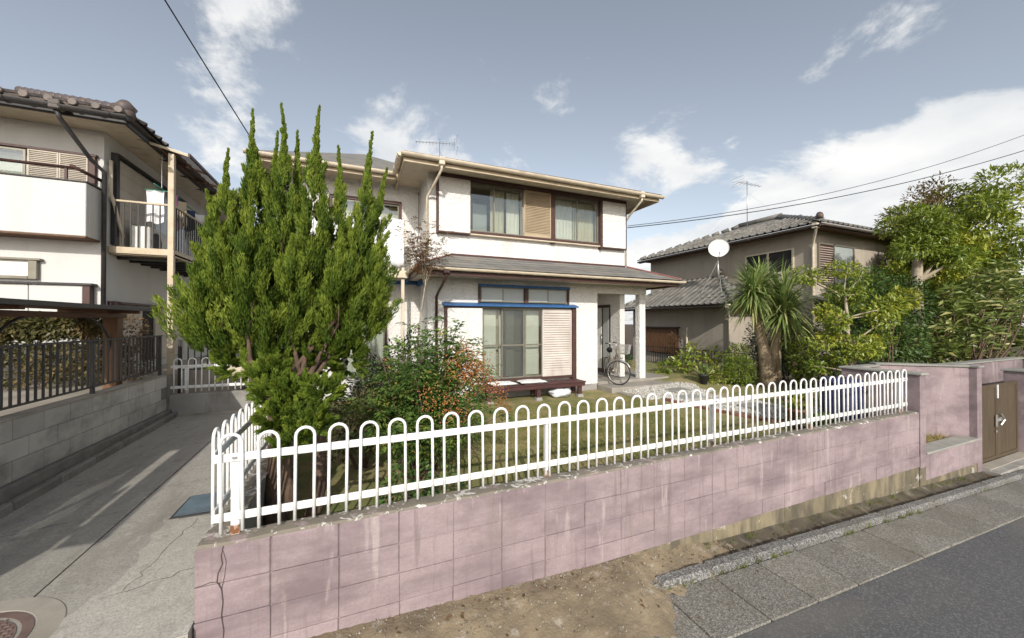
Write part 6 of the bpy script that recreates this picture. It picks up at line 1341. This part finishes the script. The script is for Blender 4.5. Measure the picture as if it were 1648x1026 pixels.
shrub('shrub', 'low leafy plant with wide leaves at the edge of the gravel', [(9.2, 7.7, .92, .22, .2, .14, 60), (9.5, 7.9, .95, .2, .2, .15, 60)], 'broadleaf', .13, .075, (9.3, 7.8, .75), fill=.1, stems=4)
# hedge and shrub in the left garden
hd = []
for i in range(40): hd.append((-6.3 + .066 * i + random.uniform(-.1, .1), 7.85 + random.uniform(-.12, .12), random.choice((1.7, 1.95, 2.15)) + random.uniform(-.12, .1), .25, .22, .2, 150))
for i in range(34): hd.append((-6.3 + .078 * i, 7.85, 2.36 + random.uniform(-.05, .05), .22, .22, .15, 330))
shrub('hedge', 'thin brownish clipped hedge seen through the arbour in front of the white house', hd, 'hedge', .07, .034, (-5, 7.85, 1.42), stems=0, cat='hedge')
shrub('shrub', 'reddish brown shrub at the far end of the grey block wall', [(-3.62, 8.35, 2.2, .33, .28, .36, 1100), (-3.75, 8.15, 1.8, .3, .25, .35, 700), (-3.45, 8.3, 1.75, .25, .2, .3, 500)], 'redshrub', .055, .024, (-3.62, 8.3, 1.42))
# pots and odds and ends by the path
def pot(label, x, y, r, hh, m, plant, leaf, z=None, L=.12, up=True):
    z = zg(x, y) if z is None else z; t = thing('plant_pot', label, 'plant pot', (x, y, z)); part('pot', MB().lathe([(r * .72, 0), (r, hh * .86), (r * 1.1, hh * .86), (r * 1.1, hh), (r * .94, hh), (r * .9, hh * .9)], 20, (x, y, z)), m, t, True)
    n = plant; P = np.array([x, y, z + hh * .92]) + RNG.normal(size=(n, 3)) * [r * .4, r * .4, .0]; D = rdir(n); D[:, 2] = np.abs(D[:, 2]) + (.8 if up else .3)
    scatter('plant', leaf, t, P + unit(D) * RNG.uniform(0, .12, n)[:, None], D, RNG.uniform(.6, 1.2, n) * L, RNG.uniform(.6, 1.2, n) * L * (.09 if up else .4), kind='stuff'); return t
pot('dark plastic pot with a tuft of spiky grass beside the gravel path', 8.75, 7.35, .12, .26, 'pot_dark', 160, 'cordyline', L=.26)
pot('tall terracotta pot behind the white fence near the entrance wall', 7.35, 4.25, .17, .42, 'terracotta', 140, 'broadleaf', L=.10, up=False)
pot('second terracotta pot close to the brick edging', 7.02, 4.05, .13, .34, 'terracotta', 160, 'broadleaf', L=.09, up=False)
pot('low dark pot of white-edged leaves just inside the fence', 6.75, 3.55, .17, .22, 'pot_dark', 220, 'nandina', L=.10, up=False)
rbx = thing('water_butt', 'navy blue plastic water butt against the pink entrance wall', 'water butt', (7.55, 3.95, .57)); part('drum', MB().lathe([(.26, 0), (.29, .1), (.30, .45), (.29, .8), (.26, .86)], 24, (7.5, 3.62, .55)), 'plastic_navy', rbx, True); part('lid', MB().lathe([(.29, .861), (.29, .90), (.22, .93), (.05, .94)], 24, (7.5, 3.62, .55)), 'plastic_navy', rbx, True)
cbk = thing('concrete_block', 'pale concrete block lying by the pots behind the fence', 'block', (7.1, 3.6, .57)); part('block', B(6.95, 3.40, .57, 7.15, 3.79, .76, c=.006), 'concrete_grey', cbk); part('capping', B(6.93, 3.38, .761, 7.17, 3.81, .79, c=.004), 'alu_white', cbk)
